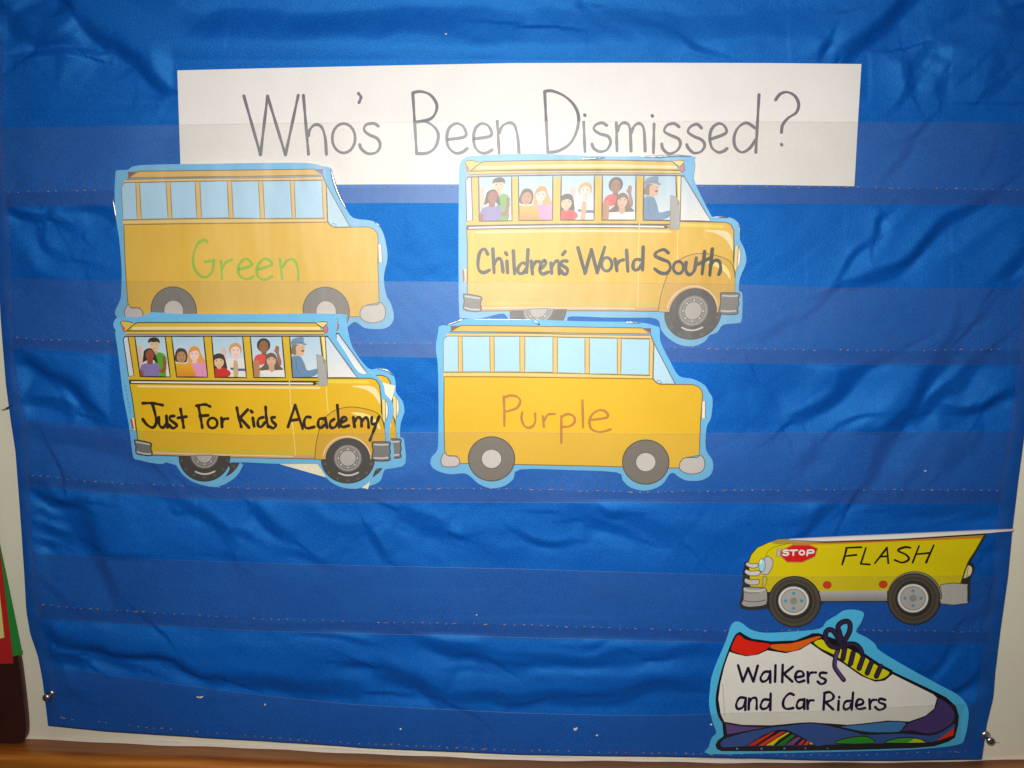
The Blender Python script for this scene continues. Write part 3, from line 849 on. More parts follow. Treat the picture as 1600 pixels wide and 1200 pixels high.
    c.fill(p, f('255,820 345,820 345,900 255,900'), (216, 178, 140), 11, clip=q)
    c.fill(p, kell(f, 295, 750, 102, 108), (228, 192, 152), 12, clip=q)
    c.fill(p, smooth(f('190,690 200,610 300,578 392,640 395,695 300,664'), 3, True), (70, 56, 50), 13, clip=q)
    eyes(p, f, 248, 340, 715, q); c.line(p, f('265,800 295,812 330,800'), 0.7, (170, 100, 80), 14, clip=q)
    c.fill(p, smooth(f('200,1060 205,890 280,875 300,905 330,870 400,860 480,905 545,975 470,1060'), 2, True), (206, 50, 44), 14, clip=q)
    # window 4
    q = quads[3]
    p = ps(3)
    c.fill(p, kell(f, 1225, 392, 142, 148), (70, 64, 58), 5, clip=q)
    c.fill(p, f('1180,520 1285,520 1290,640 1180,640'), (140, 94, 60), 6, clip=q)
    c.fill(p, kell(f, 1225, 425, 97, 128), (152, 104, 66), 7, clip=q)
    eyes(p, f, 1185, 1268, 400, q)
    c.fill(p, smooth(f('1010,740 1055,620 1150,575 1250,610 1300,700 1200,800 1100,790 1020,790'), 3, True), (228, 80, 74), 8, clip=q)
    c.fill(p, smooth(f('1005,760 1080,700 1130,740 1145,1060 1020,1060'), 2, True), (188, 132, 92), 9, clip=q)
    c.fill(p, smooth(f('1420,490 1455,505 1470,430 1500,398 1550,435 1545,560 1592,700 1592,810 1520,810 1500,600 1460,540'), 2, True), (164, 112, 98), 9, clip=q)
    p = ps(3)
    c.fill(p, smooth(f('1140,915 1235,800 1270,620 1330,560 1400,548 1480,600 1512,720 1560,820 1620,915'), 3, True), (112, 92, 74), 10, clip=q)
    c.fill(p, f('1335,820 1445,820 1455,950 1330,950'), (206, 166, 136), 11, clip=q)
    c.fill(p, kell(f, 1385, 715, 97, 122), (218, 176, 146), 12, clip=q)
    c.fill(p, smooth(f('1290,680 1310,600 1390,570 1470,620 1485,690 1400,630'), 3, True), (112, 92, 74), 13, clip=q)
    eyes(p, f, 1342, 1428, 682, q); c.line(p, f('1355,780 1385,792 1415,780'), 0.7, (180, 100, 90), 14, clip=q)
    c.fill(p, f('1150,922 1330,910 1390,962 1455,915 1660,905 1690,1060 1270,1060'), (238, 232, 226), 13, clip=q)
    # driver
    q = quads[4]; f = k3
    p = c.part('driver', wins[4])
    c.fill(p, smooth(f('345,400 335,560 390,592 440,590 470,520 505,395 430,375'), 2, True), (136, 116, 92), 6, clip=q)
    c.fill(p, smooth(f('430,430 500,380 600,398 622,462 598,500 604,556 570,605 450,605 438,520'), 2, True), (224, 178, 142), 7, clip=q)
    c.fill(p, kell(f, 575, 510, 32, 20), (112, 92, 74), 8, clip=q)
    c.fill(p, kell(f, 570, 438, 12, 9), (90, 66, 56), 8, clip=q)
    c.fill(p, smooth(f('330,365 340,290 440,235 590,225 592,330 662,376 600,396 560,370 440,365 350,402'), 2, True), (122, 144, 168), 9, clip=q)
    c.line(p, f('345,350 440,330 590,335'), 0.8, (92, 112, 138), 10, clip=q)
    c.fill(p, smooth(f('345,660 385,612 520,620 570,690 620,800 660,912 760,905 885,878 885,985 720,1060 350,1070 350,900'), 2, True), (108, 142, 176), 9, clip=q)
    c.line(p, f('430,680 460,900 520,1000'), 0.8, (84, 112, 146), 11, clip=q)

JFK_OUT = smooth(S('177,509 179,501 186,495.5 212,495.5 240,495 252,491.5 300,490.5 400,490.5 512,490 522,495 527,504 525,520 526,530 540,551 561,582 580,583 593,591 600,603 602,615 611,625 615.5,638 614,650 609.5,665 609,682 613,690 615.5,703 615,723 608,731.5 588,732.5 580,750 566,761 551,764 530,760 513,750 503,735 497,727 491,725 440,725 362,722.5 359,733 352,745 343,760 325,759.5 304,754 287,743 277,730 272,721 262,721 253,725 235,723 218,719 209,716 206,700 202,670 200,657 192,615 185,555 180,521 181,517'), 3, True)
ZJ1 = lambda s: S(s, 170, 480, .15)
ZJ2 = lambda s: S(s, 400, 480, .15)
ZJ3 = lambda s: S(s, 190, 610, .15)
ZJ4 = lambda s: S(s, 410, 610, .15)
WIN = [S('210.5,525.5 258,525.5 266,589 219,588.3'), S('268,525.5 318,525.5 324.5,589.3 276,589'), S('330.5,525.5 379,525.5 385,590 336,589.5'), S('391,525.5 440.5,525.5 446,590 396.5,590'), S('452.5,525.5 500,525.2 508,590 457,590')]

def front_bus(c, full=True):
    bd = c.part('bus_body')
    body = S('202,596 300,597.5 498,600 500,591 580,591 588,594 593,602 595,620 596,645 600,658 602,690 601,705 578,718.5 507,718.5 492,717 430,716 300,713 238,711.5 216,692 207,625')
    c.shape(bd, body, YEL, 1, DK, 1.4)
    c.line(bd, S('211,605 215,640 222,685'), 5, (214, 196, 44), 3)
    c.line(bd, S('512,596 545,596.5 575,597'), 5, (240, 212, 60), 3)
    c.line(bd, S('245,701.5 330,704 430,706.3 491,707'), 3.6, (212, 196, 40), 3)
    tr = c.part('trim', bd)
    c.line(tr, S('238,708 330,711 430,713.2 491,714'), 5, (214, 166, 104), 4)
    c.line(tr, S('240,707.4 330,710.2 430,712.4 458,713'), 1.6, (246, 222, 190), 5)
    c.line(tr, S('452,594 455,640 459,680 462,712'), 1.5, (244, 214, 128), 5)
    c.line(tr, S('510,604 511,625 513,646'), 1.5, (244, 214, 128), 5)
    # fender and hood
    fd = c.part('fender', bd)
    arc = S('492,717 494,694 500,668 509,652 524,641 545,636 567,638 587,644 596,653 601,670')
    c.fill(fd, arc + S('602,690 601,705 578,718 507,718'), (224, 172, 26), 4)
    c.fill(fd, smooth(S('548,645 565,645 582,651 592,662 594,672 585,662 570,654'), 3, True), (246, 226, 130), 5)
    c.line(fd, arc, 1.2, (104, 84, 20), 6)
    c.line(fd, ell(542, 718, 36.5, 35, 20, 182, 358), 5.5, (222, 178, 104), 6)
    c.line(fd, ell(542, 718, 37.5, 36, 20, 190, 345), 1.6, (248, 220, 176), 7)
    c.fill(fd, smooth(S('549,603.5 572,602.5 586,606 593,619 594,632 584,617 569,608'), 3, True), (246, 226, 168), 4)
    # roof
    rf = c.part('roof')
    c.shape(rf, S('199,517 203,512 210,506 216,504 300,504 400,504 493,504.5 500,510 504,517'), (222, 184, 62), 2, DK, 1.5)
    c.line(rf, S('208,513 300,512.6 400,512.6 499,513'), 4.4, (244, 222, 158), 4)
    c.fill(rf, S('197,517.4 506,517.4 508,522 196,522'), (226, 200, 96), 3)
    c.line(rf, S('197,517.4 350,517.4 505,517.8'), 1.8, (118, 96, 20), 5)
    c.line(rf, S('196,522 350,522 507,522.4'), 1.4, (120, 104, 70), 5)
    c.line(rf, S('195,523.8 350,523.8 507,524'), 2.2, (186, 170, 168), 4)
    c.line(rf, S('195,525.6 350,525.4 512,525.4'), 1.8, (74, 66, 66), 8)
    ml = c.part('marker_light', rf)
    c.shape(ml, S('188,503.5 192,501.6 198,502 206,504 211,506 204,511 198,517 194,518 191,510'), (230, 200, 84), 6, DK, 1.2)
    c.fill(ml, smooth(S('190.5,508 194,511 195.5,515 194,518.5 191.5,516'), 2, True), (204, 96, 70), 8)
    ml = c.part('marker_light', rf)
    c.shape(ml, S('493,504.3 502,502.6 511,503 511,506 505,512 502,511'), (238, 214, 120), 6, DK, 1.2)
    c.shape(ml, ell(508.8, 514.6, 3.6, 6, 14), (206, 120, 118), 8, (90, 70, 50), 0.9)
    # window band
    wb = c.part('window_band')
    c.fill(wb, S('195,526 508,526 512.5,591 512,600 202,597'), (222, 184, 40), 1)
    c.fill(wb, S('503,526 508,526 512,590 509,590'), (246, 230, 150), 3)
    wins = []
    w0 = c.part('window'); c.shape(w0, S('192.5,530 195,526.2 200,526 209.5,587 201,588'), (214, 222, 230), 2, (60, 54, 30), 1.5)
    for i, q in enumerate(WIN):
        wn = c.part('window'); wins.append(wn)
        c.fill(wn, q, (176, 210, 228), 2, (222, 230, 234))
        c.outline(wn, q, 2.0, (58, 44, 10), 16)
    ws = c.part('windshield')
    c.shape(ws, S('508,526.5 512.5,526.5 558,590 512,590'), (196, 218, 234), 2, (80, 70, 50), 1.5, (240, 236, 230))
    if full: passengers(c, wins, WIN)
    # belt line
    bt = c.part('belt_trim')
    c.line(bt, S('202,594.2 300,595 400,595.6 497,596'), 1.8, (66, 48, 14), 4, 3)
    c.line(bt, S('204,597.4 300,598.3 400,599 492,599.4'), 5.4, (72, 54, 24), 3, 3)
    c.line(bt, S('206,597.0 300,597.9 400,598.6 488,599.2'), 2.6, (240, 234, 224), 5, 3)
    c.line(bt, S('216,603.5 300,604.6 400,605.4 499,606'), 3.2, (246, 224, 158), 4, 3)
    # stop arm
    sa = c.part('stop_arm')
    c.shape(sa, S('494.5,553.5 503.5,556 508,564 512,597 511,602 498,603'), (174, 172, 166), 18, (140, 136, 128), 0.9)
    c.fill(sa, ell(507, 565, 2.2, 4, 10), (150, 146, 138), 20)
    # wheels, bumpers, lamps
    wheel(c, 543.5, 718)
    wheel(c, 319.5, 713, True)
    bp = c.part('bumper')
    c.shape(bp, smooth(S('581,692 585,690.5 606,690.5 610,693 608.5,699 610,706 608,712 610,717 606,720 586,720 581,716 583,705'), 2, True), (122, 120, 118), 11, (52, 48, 46), 1.8)
    c.line(bp, S('585,694.5 596,695 606,694.5'), 2.4, (206, 202, 200), 13); c.line(bp, S('585,715.5 596,716 606,715'), 2.4, (206, 202, 200), 13)
    bp = c.part('bumper')
    c.shape(bp, smooth(S('209.5,687.5 222,689 235,692 237,695.5 235.5,701 238,711.5 223,711 212.5,707.5 212.5,697'), 2, True), (120, 118, 112), 11, (52, 48, 46), 1.8)
    c.line(bp, S('213,690.5 223,692.5 233,694.2'), 2.4, (204, 202, 198), 13); c.line(bp, S('214.5,706 223,708.5 235,709.6'), 2.4, (204, 202, 198), 13)
    hl = c.part('headlight')
    c.shape(hl, S('596.5,623.5 602,624 602.5,659 601,661.5 597.5,655'), (242, 220, 140), 8, (90, 80, 50), 1.0)
    c.shape(hl, ell(602.2, 641, 4.2, 14.5, 14, -90, 90), (250, 240, 220), 8, (130, 120, 100), 0.9)
    tl = c.part('tail_light')
    c.fill(tl, S('204,653 210,653 212.3,672 207.5,672'), (244, 224, 170), 8)
    c.fill(tl, S('204,653.5 206.5,655 209.5,670 207.3,671'), (206, 62, 40), 9)
    c.outline(tl, S('204,653 210,653 212.3,672 207.5,672'), 0.9, (120, 80, 50), 10)

BUSG = 'laminated bus cut-outs with passengers in the windows'
# the spare bus tucked behind
MS = lambda x, y: (x + 17.0, y - 4.5)
sb = Card('bus_cutout', 'yellow bus cut-out mostly hidden behind the Just For Kids Academy bus', 'bus cutout', B + 0.0010, B + 0.0058, 760, 495, MAT_LAM, BUSG, MS, 0.0002, 420, 230)
sb.sheet(smooth(S('215,497 300,491.5 400,490.5 530,490.5 541,497 542.5,507 545,522 552,545 575,575 590,575.5 602,576 613,583.5 618,596 619,613 629,627 632,642 630,650 626,663 625.5,683 631,686.5 633.5,724 614,731.5 601,734.5 594.5,751 580,758.5 560,761 540,755 520,735 500,722 384,722 380,727 368.5,745 345,759 325,757 300,735 240,716 228,700 220,600'), 3, True), BLUE)
front_bus(sb, False); sb.done()
# note between the two
nt_ = Card('note_paper', 'cream paper note peeking out between the two stacked bus cut-outs', 'paper', B + 0.0013, B + 0.0064, 764, 495, MAT_PAPER, None, None, 0.0002, 530, 230)
nt_.sheet(S('618,603 606,648 590,708 575,764.5 520,749 438,725.5 460,640 481,567 550,585'), (244, 238, 206), 0.00015, 'paper_sheet')
nt_.done()

jf = Card('bus_cutout', 'yellow bus cut-out lettered Just For Kids Academy with passengers at its windows', 'bus cutout', B + 0.0016, B + 0.0080, 762, 492, MAT_LAM, BUSG, None, 0.0006, 400, 220)
jf.sheet(JFK_OUT, BLUE)
front_bus(jf)
sm_ = jf.part('small_print')
for i in range(7): jf.line(sm_, [(195.2 + i * 1.25, 601 + i * 6.6), (196.0 + i * 1.25, 605.2 + i * 6.6)], 1.3, (70, 150, 200), 2)
write(jf, ['223,630 238,630 254,633;238,631 242,645 244,660 239,668 230,664 223,655;248,652 249,664 255,668 260,660 260,650;260,652 262,668;272,650 266,651 266,656 274,662 276,666 270,669 264,664;282,639 285,655 287,668;278,653 291,651',
           '310,634 313,650 316,668;307,634 320,632 328,635;312,650 325,649;@332,661,7.5,8;346,653 347,667;347,660 350,655 356,654',
           '370,637 373,652 377,667;387,640 375,653;375,653 389,668;395,653 397,666;392,642 394,644;411,652 404,655 403,664 408,667 414,660;415,636 416,652 419,667;429,652 424,653 426,659 431,664 427,669 420,666',
           '450,667 461,633;461,633 473,670;455,657 468,655;485,652 478,652 475,661 479,669 491,667;507,654 499,655 497,664 501,669 507,664;508,653 511,668;522,655 516,660 517,668 524,667 529,659;527,633 530,668;534,660 541,656 540,652 535,653 532,660 535,667 545,665;552,652 554,667;554,659 559,652 564,655 565,666;565,659 571,652 575,657 576,668;581,652 581,662 588,661 592,652;592,651 585,670 578,688'],
      4.3, (44, 26, 8), 20)
jf.film(S('590,576.5 605,579 614,587')); jf.done()

# Children's World South: the same drawing in the pocket above
MW = fit(S('216,504 511,503 610,719 212.5,708 558,590 201,588 543.5,718 210.5,525.5 266,589 330.5,525.5 336,589.5 440.5,525.5 446,590 452.5,525.5 457,590 512.5,526 268,525.5 276,589 588,594 602,624 492,717 238,711 494.5,553.5'),
         S('754,255 1071,251 1154.5,490 722.5,484 1112,346 729,347 1082,485.5 749.5,275 800.5,343 875.5,273.5 875,344 994,273.5 993,345.5 1006,274 1005,345.5 1068,273.5 812,273.5 812,343 1142.5,350 1152,385 1028.5,488.5 752.5,485 1047,305'))
cw = Card('bus_cutout', "yellow bus cut-out lettered Children's World South tucked under the heading strip", 'bus cutout', B + 0.0012, B + 0.0080, 540, 242, MAT_HAZE, BUSG, MW, 0.0006, 935, 225, k=0.90)
cw.sheet(smooth(S('717.5,262 720,253 726,246.5 738,243.5 793,240.5 850,240.5 940,244 1004,244 1079,243.5 1085,249.5 1086,260 1084,278 1090,294.5 1109.5,333.5 1117,339 1138,339.5 1150,344.5 1156,354.5 1156,374 1163.5,390 1166,410 1156.5,434 1154.5,454 1160,460 1159,499 1151.5,505 1130,507.5 1121,519 1108,524.5 1102,533 1084,541 1063,539 1045,529 1033,515.5 1025.5,498 985,496.5 940,496 892,494.5 886,502 875,516 850,521 825,518 800,506 790,492 780,490.5 752,497 724,497 717.5,490 716.5,415 716.5,350 717,282'), 3, True), BLUE)
front_bus(cw)
cw.M = None
write(cw, ['762,397 757,389 750,394 747,408 748,421 755,426 765,422;770,389 772,426;772,413 777,405 783,406 786,425;792,408 793,426;790,395 792,398;802,392 804,428;821,412 815,411 809,420 811,427 818,426 824,417;825,390 823,426;830,408 832,428;832,418 837,409 843,409;846,419 853,412 851,407 846,411 843,420 847,428 857,425;861,411 862,427;863,415 869,408 873,411 874,428;883,393 879,398;886,408 878,408 878,414 886,420 886,427 881,428 876,422',
           '903,387 914,427;914,427 924,390;924,390 933,426;933,426 945,386;@948,413,8,10.5;961,405 964,423;964,414 968,408 974,406;979,391 981,424;1000,406 992,406 989,416 992,422 998,420 1003,412;1005,386 1004,422',
           '1044,395 1037,390 1026,394 1024,400 1034,405 1045,410 1047,420 1041,427 1031,426 1023,420;@1060,418,8,9.5;1072,410 1072,424 1078,429 1085,422 1088,403;1101,393 1097,428;1090,413 1112,402;1113,389 1109,430;1110,415 1117,407 1124,409 1126,420 1123,429'],
      5.0, (50, 46, 0), 20)
cw.film(S('1000,244.5 1020,245 1040,244 1060,243.2 1080,244.2'), 0.0013)
cw.film(S('905,248.5 930,247.5 945,246')); cw.film(S('1116,339.5 1128,339 1138,340')); cw.film(S('1152,348 1156,360 1156,372'), 0.0004)
cw.done()

# ================================================================== BUS, PLAIN SIDE
Z5 = lambda s: S(s, 670, 490, .15)
Z6 = lambda s: S(s, 890, 490, .15)
Z7 = lambda s: S(s, 670, 600, .15)
Z8 = lambda s: S(s, 890, 600, .15)
OL = (122, 100, 44)
PB = (178, 220, 244)
PWIN = [S('722,525.5 765,525.5 766,581 723,581'), S('772,525.5 812,525.5 812.5,581 772.5,581'), S('820,526 864,526 864,581.5 820,581.5'), S('871,527 914,527.5 914,584 871,582.2'), S('921,528 964.5,528.5 964.5,584.6 921,584.2'), S('971,529 1015,530 1014,586 970,585')]
def plain_bus(c):
    bd = c.part('bus_body')
    body = Z5('160,658') + Z7('157,300 163,600 166,700 190,745 290,750 320,790 322,828 420,830 900,838 1600,852') + Z8('550,864 1040,875 1140,875 1170,790 1210,768 1350,742 1360,500 1366,350 1385,120') + S('1096.5,610 1091,604 1083,601 1031,600.5 1024,597 1020,592 960,591 871,590 780,589')
    c.shape(bd, body, (238, 190, 40), 1, OL, 1.4)
    rf = c.part('roof')
    c.shape(rf, S('703,518 708,514 715,510.5 722.5,508.3 820,509.5 1004,512.5 1014.5,521.8 900,520.5'), (232, 186, 92), 2, OL, 1.4)
    c.fill(rf, S('700,520 900,521.5 1016,523.5 1018,528.5 871,526.5 696,525'), (234, 200, 138), 2)
    for s in ('703,518.3 820,518.8 900,520.6 1014,521.8', '700,520.4 820,521 900,522.7 1015,524', '697,525 820,525.4 900,527 1016,529'):
        c.line(rf, S(s), 1.3, (138, 116, 60), 4, 4)
    for pts in (S('704,509.5 721,508.8 705,517.5'), S('1005.5,513 1017,513.2 1017,520.5')):
        ml = c.part('marker_light', rf); c.shape(ml, pts, (150, 84, 84), 2, (96, 66, 60), 0.9)
    wb = c.part('window_band')
    c.fill(wb, S('693,581 697,525 871,526.5 1018,528.8 1021,536 1020,592 960,591 871,590 694,589 693,585'), (230, 194, 118), 1)
    c.line(wb, S('694,585 780,585 871,586 1018,589.5'), 3.6, (240, 208, 120), 2, 3)
    for s in ('693,581.6 780,581.6 871,583 1016,587', '694,588.6 780,588.8 871,590 960,591.4 1020,592'):
        c.line(wb, S(s), 1.5, (150, 116, 30), 3, 3)
    c.line(wb, S('1016,522 1021.5,536 1020,592'), 1.5, (140, 116, 60), 3, 1)
    w0 = c.part('window'); c.shape(w0, S('699,525 716,525 716,581 693,581 692.5,534 694,529'), PB, 2, (150, 130, 80), 1.2)
    for q in PWIN:
        wn = c.part('window'); c.shape(wn, q, PB, 2, (160, 136, 76), 1.5)
    ws = c.part('windshield')
    c.shape(ws, S('1022,536.5 1055,600 1031,600 1024,596.5 1020.5,590.5'), (190, 224, 240), 2, (120, 110, 80), 1.3)
    c.outline(ws, ell(1029.5, 599, 4.2, 4.6, 12, 180, 360), 1.0, (130, 130, 120), 4)
    c.line(ws, S('1016,521 1022,536.5 1055,600'), 1.4, (110, 104, 84), 5, 1)
    for cx, cy in ((768, 717), (1009, 722)):
        wh = c.part('wheel')
        c.shape(wh, ell(cx, cy, 36.3, 34.6, 36), (128, 119, 110), 6, (84, 74, 60), 1.6)
        hb = c.part('hub', wh); c.shape(hb, ell(cx, cy, 15.8, 15.0, 26), (214, 206, 198), 8, (104, 98, 90), 1.3)
    bp = c.part('bumper'); c.shape(bp, smooth(Z7('175,718 150,732 125,790 135,840 170,862 270,862 315,840 322,800 300,762 260,750 210,750 188,738'), 2, True), (212, 200, 198), 8, (118, 104, 96), 1.4)
    bp = c.part('bumper'); c.shape(bp, smooth(Z8('1350,745 1390,762 1410,830 1390,900 1330,930 1250,937 1180,915 1145,880 1145,830 1170,790 1210,768 1330,765'), 2, True), (208, 202, 196), 8, (118, 104, 96), 1.4)
    hl = c.part('headlight'); c.shape(hl, S('1097,627 1102.3,627 1102,654 1096,653.5'), (244, 238, 224), 4, (130, 116, 84), 1.2)

PG = 'laminated bus cut-outs turned to the plain side'
pu = Card('bus_cutout', 'plain yellow bus cut-out with the word Purple below the World South bus', 'bus cutout', B + 0.0012, B + 0.0080, 765, 498, MAT_LAM, PG, None, 0.0008, 895, 215)
pu.sheet(smooth(S('681,542 685,517 687,509.5 704,506 725,498.5 770,498 820,499 910,502 995,503.5 1025,509.5 1031,515 1032.5,535 1047.5,565 1061,587.5 1082,592 1100,601 1108,613 1113.5,624 1111,653 1104,668 1103,702 1113.5,720 1112,739.5 1097,750 1074.5,751 1061,745.5 1053.5,739.5 1046,741 1034,757.5 1010,766.5 986,762 972.5,750 963.5,738 890,734.5 813,733.5 802,748.5 788.5,759 767.5,763 748,756 734.5,744 724,739.5 703,741 682,735 673,726 674.5,714 683.5,703 685,675 685,600 683.5,565'), 3, True), BLUE)
plain_bus(pu)
write(pu, ['787,619 788,642 788,665;787,622 797,618 808,620 813,627 808,637 795,642 788,643;816,644 815,655 820,666 829,668 836,660 836,646;848,650 850,667;850,658 856,648 867,647;877,650 877,692;877,652 886,647 896,650 898,659 890,666 878,667;910,625 911,668;925,656 949,652 946,643 936,641 925,648 921,660 925,671 938,675 954,671'], 3.5, (192, 128, 62), 10)
pu.film(S('695,508 704,506 716,501.5 724,499')); pu.film(S('740,499 790,499.5 830,499.5'), 0.0004); pu.film(S('978,503.5 990,504 1000,505')); pu.film(S('833,501 840,505 843,508'), 0.0012)
pu.done()

MG = fit(S('703,517 722.5,508 1004,512.5 1014.5,521.5 722,525.5 723,581 765,525.5 772,525.5 812,581 820,526 871,527 914,584 921,528 921,584.5 971,529 1015,530 1014,586 1055,600 1091,604 1097,627 1102,654 693,581 696,707 768,682.5 1009,687 1101.5,724 1082,740 768,717 1009,722'),
         S('201,277.5 216.5,267.5 492,265 502.5,276 218,285 220,342 258.5,284 266,284 308,342 312,283.5 363,283.5 405,342 409.5,281 412.5,342 459,281 502.5,281 505,340.5 547,355 583.5,356 592,382 595.5,410 192.5,343 200,475 271,449 510,449 602.5,487 583,503 271,485 510,485.5'))
gr = Card('bus_cutout', 'plain yellow bus cut-out with the word Green above the Academy bus', 'bus cutout', B + 0.0012, B + 0.0080, 530, 255, MAT_HAZE, PG, MG, 0.0012, 395, 215, k=0.90)
gr.sheet(smooth(S('180.5,271 184,266 200,265 219.5,258 320,256 410,254.5 480,254.5 504,259.5 516,262 519,270 528,300 540,324 552,340.5 579,344.5 591,351 600,367.5 605,392 605,408 601,425 600,440 604,462 611,475 615.5,495 610,508 597,514 572,513 562,507 555,503 547,507 535,519 510,527 485,520 470,505 400,503 300,503 290,514 270,523 245,516 230,504 205,503 184,497 180,486 188,468 189.5,450 190,420 186,372 182,348 179,307'), 3, True), BLUE)
plain_bus(gr)
gr.M = None
write(gr, ['324,378 318,375 308,382 302,400 303,418 312,430 322,433 331,425 334,408;320,409 335,407;345,408 347,436;347,420 353,410 362,406;374,421 392,415 390,407 382,405 374,413 372,424 377,433 387,436 396,432;403,421 424,414 420,406 412,405 404,413 401,425 405,434 415,437 425,432;437,405 441,436;441,418 448,408 457,405 463,412 466,425 466,437'], 4.0, (150, 192, 0), 10)
gr.film(S('517,264 520,278 526,297 534,314 541,326'), 0.0014); gr.film(S('176,312 179,330 181,345'), 0.0011); gr.film(S('585,347.5 590,350 594,355'), 0.0006)
gr.done()

# ================================================================== FLASH BUS
FZ = lambda s: S(s, 1150, 820, .15)
FZ2 = lambda s: S(s, 1350, 820, .15)
fb = Card('school_bus_cutout', 'greenish yellow school bus cut-out lettered FLASH with a red STOP sign', 'bus cutout', B + 0.0010, B + 0.0060, 980, 838, MAT_CARD, None, None, 0.0003, 1345, 190, k=1.25)
out = FZ('130,380 150,310 215,235 330,185 440,146 520,138 560,158') + S('1290,845.5 1400,842.3 1540.5,833.5 1541,836 1516,879') + FZ2('1130,390 1156,440 1132,520 1110,560 1108,600 1105,790 1085,820 1020,828 800,826')
out += ell(1428, 936, 42, 41, 20, 18, 168) + S('1383,940 1288,941') + ell(1241.5, 940, 41.5, 40.5, 20, 8, 158) + FZ('330,872 240,885 130,888 55,872 32,830 50,760 62,700 58,650 72,620 62,580 72,540 65,500 85,440 85,392')
fb.sheet(out, (44, 40, 38))
bd = fb.part('bus_body')
body = FZ('135,385 162,312 222,242 335,190 440,152 520,146 560,168') + S('1290,848 1400,844.5 1537,836 1512,880') + FZ2('1010,612 800,620') + S('1470,923 1283,923.5 1200,925') + FZ('150,650')
fb.fill(bd, body, (208, 190, 8), 2)
fb.fill(bd, FZ('360,185 440,152 520,146 560,168') + S('1290,848 1400,844.5 1537,836 1534,840 1400,846 1290,850.5 1236,850') + FZ('430,205'), (160, 140, 62), 3)
fb.line(bd, S('1238,849.5 1290,849.5 1400,845.2 1470,842.6 1534,840'), 2.2, (214, 118, 22), 4, 3)
fb.line(bd, FZ('310,330 330,280 380,240 430,225 560,190'), 0.9, (120, 108, 10), 4)
fb.line(bd, FZ2('1265,90 1240,135 1160,270 1080,400 1008,610'), 1.6, (70, 62, 10), 4)
hl = fb.part('headlight')
fb.shape(hl, smooth(FZ('300,345 350,335 384,372 380,430 340,508 292,516 258,486'), 3, True), (186, 182, 182), 5, (90, 84, 70), 1.1)
fb.shape(hl, ell(1190.5, 883, 5.2, 10.5, 18), (150, 206, 234), 7, (90, 100, 90), 1.0)
fb.fill(hl, ell(1189, 878, 2.2, 3.5, 10), (224, 240, 248), 9)
sl = fb.part('indicator'); fb.shape(sl, smooth(FZ('285,540 315,540 320,580 305,630 275,635 282,590'), 3, True), (206, 190, 90), 5, (110, 100, 30), 1.0)
for y0, y1, x0, x1 in ((390, 450, 95, 232), (465, 530, 84, 252), (557, 625, 80, 246)):
    gb = fb.part('grille_bar')
    cx0, cy0 = 1150 + .15 * x0, 820 + .15 * y0; cx1, cy1 = 1150 + .15 * x1, 820 + .15 * y1
    fb.shape(gb, smooth([(cx0 + 1, cy0 + 3), (cx0 + 4, cy0), (cx0 + 10, cy0 + 2.5), (cx1 - 2, cy0 + 2), (cx1, cy0 + 5), (cx1 - 3, cy1 - 0.5), (cx0 + 10, cy1), (cx0 + 3, cy1 - 3)], 3, True), (198, 194, 194), 6, (84, 78, 66), 1.1)
bp = fb.part('bumper')
fb.shape(bp, smooth(FZ('78,655 110,648 270,655 310,665 325,710 325,800 305,835 240,850 130,858 70,840 55,815 75,780 78,700'), 2, True), (166, 163, 158), 6, (56, 52, 48), 1.4)
fb.line(bp, FZ('85,668 130,686 240,690 300,672'), 2.4, (206, 203, 200), 8); fb.line(bp, FZ('80,785 140,800 240,798 310,780'), 1.2, (92, 88, 82), 8); fb.line(bp, FZ('85,700 140,712 240,708'), 0.9, (100, 96, 90), 8)
sk = fb.part('side_skirt')
fb.fill(sk, FZ('870,690') + FZ2('240,682 240,792') + FZ('870,795'), (190, 186, 184), 4, (140, 136, 132))
bp = fb.part('bumper')
fb.shape(bp, smooth(FZ2('802,622 1060,617 1078,640 1078,790 1060,820 802,822'), 2, True), (182, 178, 172), 6, (70, 66, 60), 1.2)
tl = fb.part('tail_light')
fb.shape(tl, smooth(FZ2('1080,422 1120,435 1130,470 1115,520 1085,545 1035,560 1050,500'), 2, True), (216, 204, 150), 6, (60, 54, 30), 1.2)
fb.line(tl, FZ2('1085,440 1070,545'), 1.0, (120, 110, 60), 8)
for cx, cy, sc in ((1241.5, 940, 1.0), (1428, 936, 1.0)):
    wh = fb.part('wheel')
    if cx > 1300: fb.shape(wh, ell(cx + 1, cy - 2, 42.5, 41, 24, 178, 362), (128, 122, 112), 8, (80, 76, 60), 1.2)
    fb.shape(wh, ell(cx, cy, 40.5, 39.5, 36), (74, 66, 54), 9, (40, 36, 28), 1.6)
    for rr, col, L in ((38.5, (84, 76, 62), 10), (36, (66, 60, 50), 11), (31.5, (80, 72, 58), 12), (29, (44, 40, 36), 13)):
        fb.fill(wh, ell(cx - 0.6, cy - 0.6, rr, rr * .97, 36), col, L)
    hb = fb.part('hub', wh); hx, hy = cx - 1.4, cy - 1.2
    fb.shape(hb, ell(hx, hy, 24.2, 22.6, 32), (226, 221, 215), 14, (110, 104, 96), 1.0)
    fb.shape(hb, ell(hx, hy, 19.6, 18.4, 28), (178, 175, 168), 16, (110, 106, 98), 1.0)
    for a in range(4):
        fb.fill(hb, ell(hx + 12.6 * math.cos(a * math.pi / 2), hy + 11.6 * math.sin(a * math.pi / 2), 3.2, 3.0, 12), (108, 166, 194), 18)
        fb.fill(hb, ell(hx + 12.6 * math.cos(a * math.pi / 2), hy + 11.6 * math.sin(a * math.pi / 2), 1.3, 1.2, 8), (70, 120, 150), 19)
    fb.fill(hb, ell(hx, hy, 5.8, 5.5, 16), (146, 143, 134), 18)
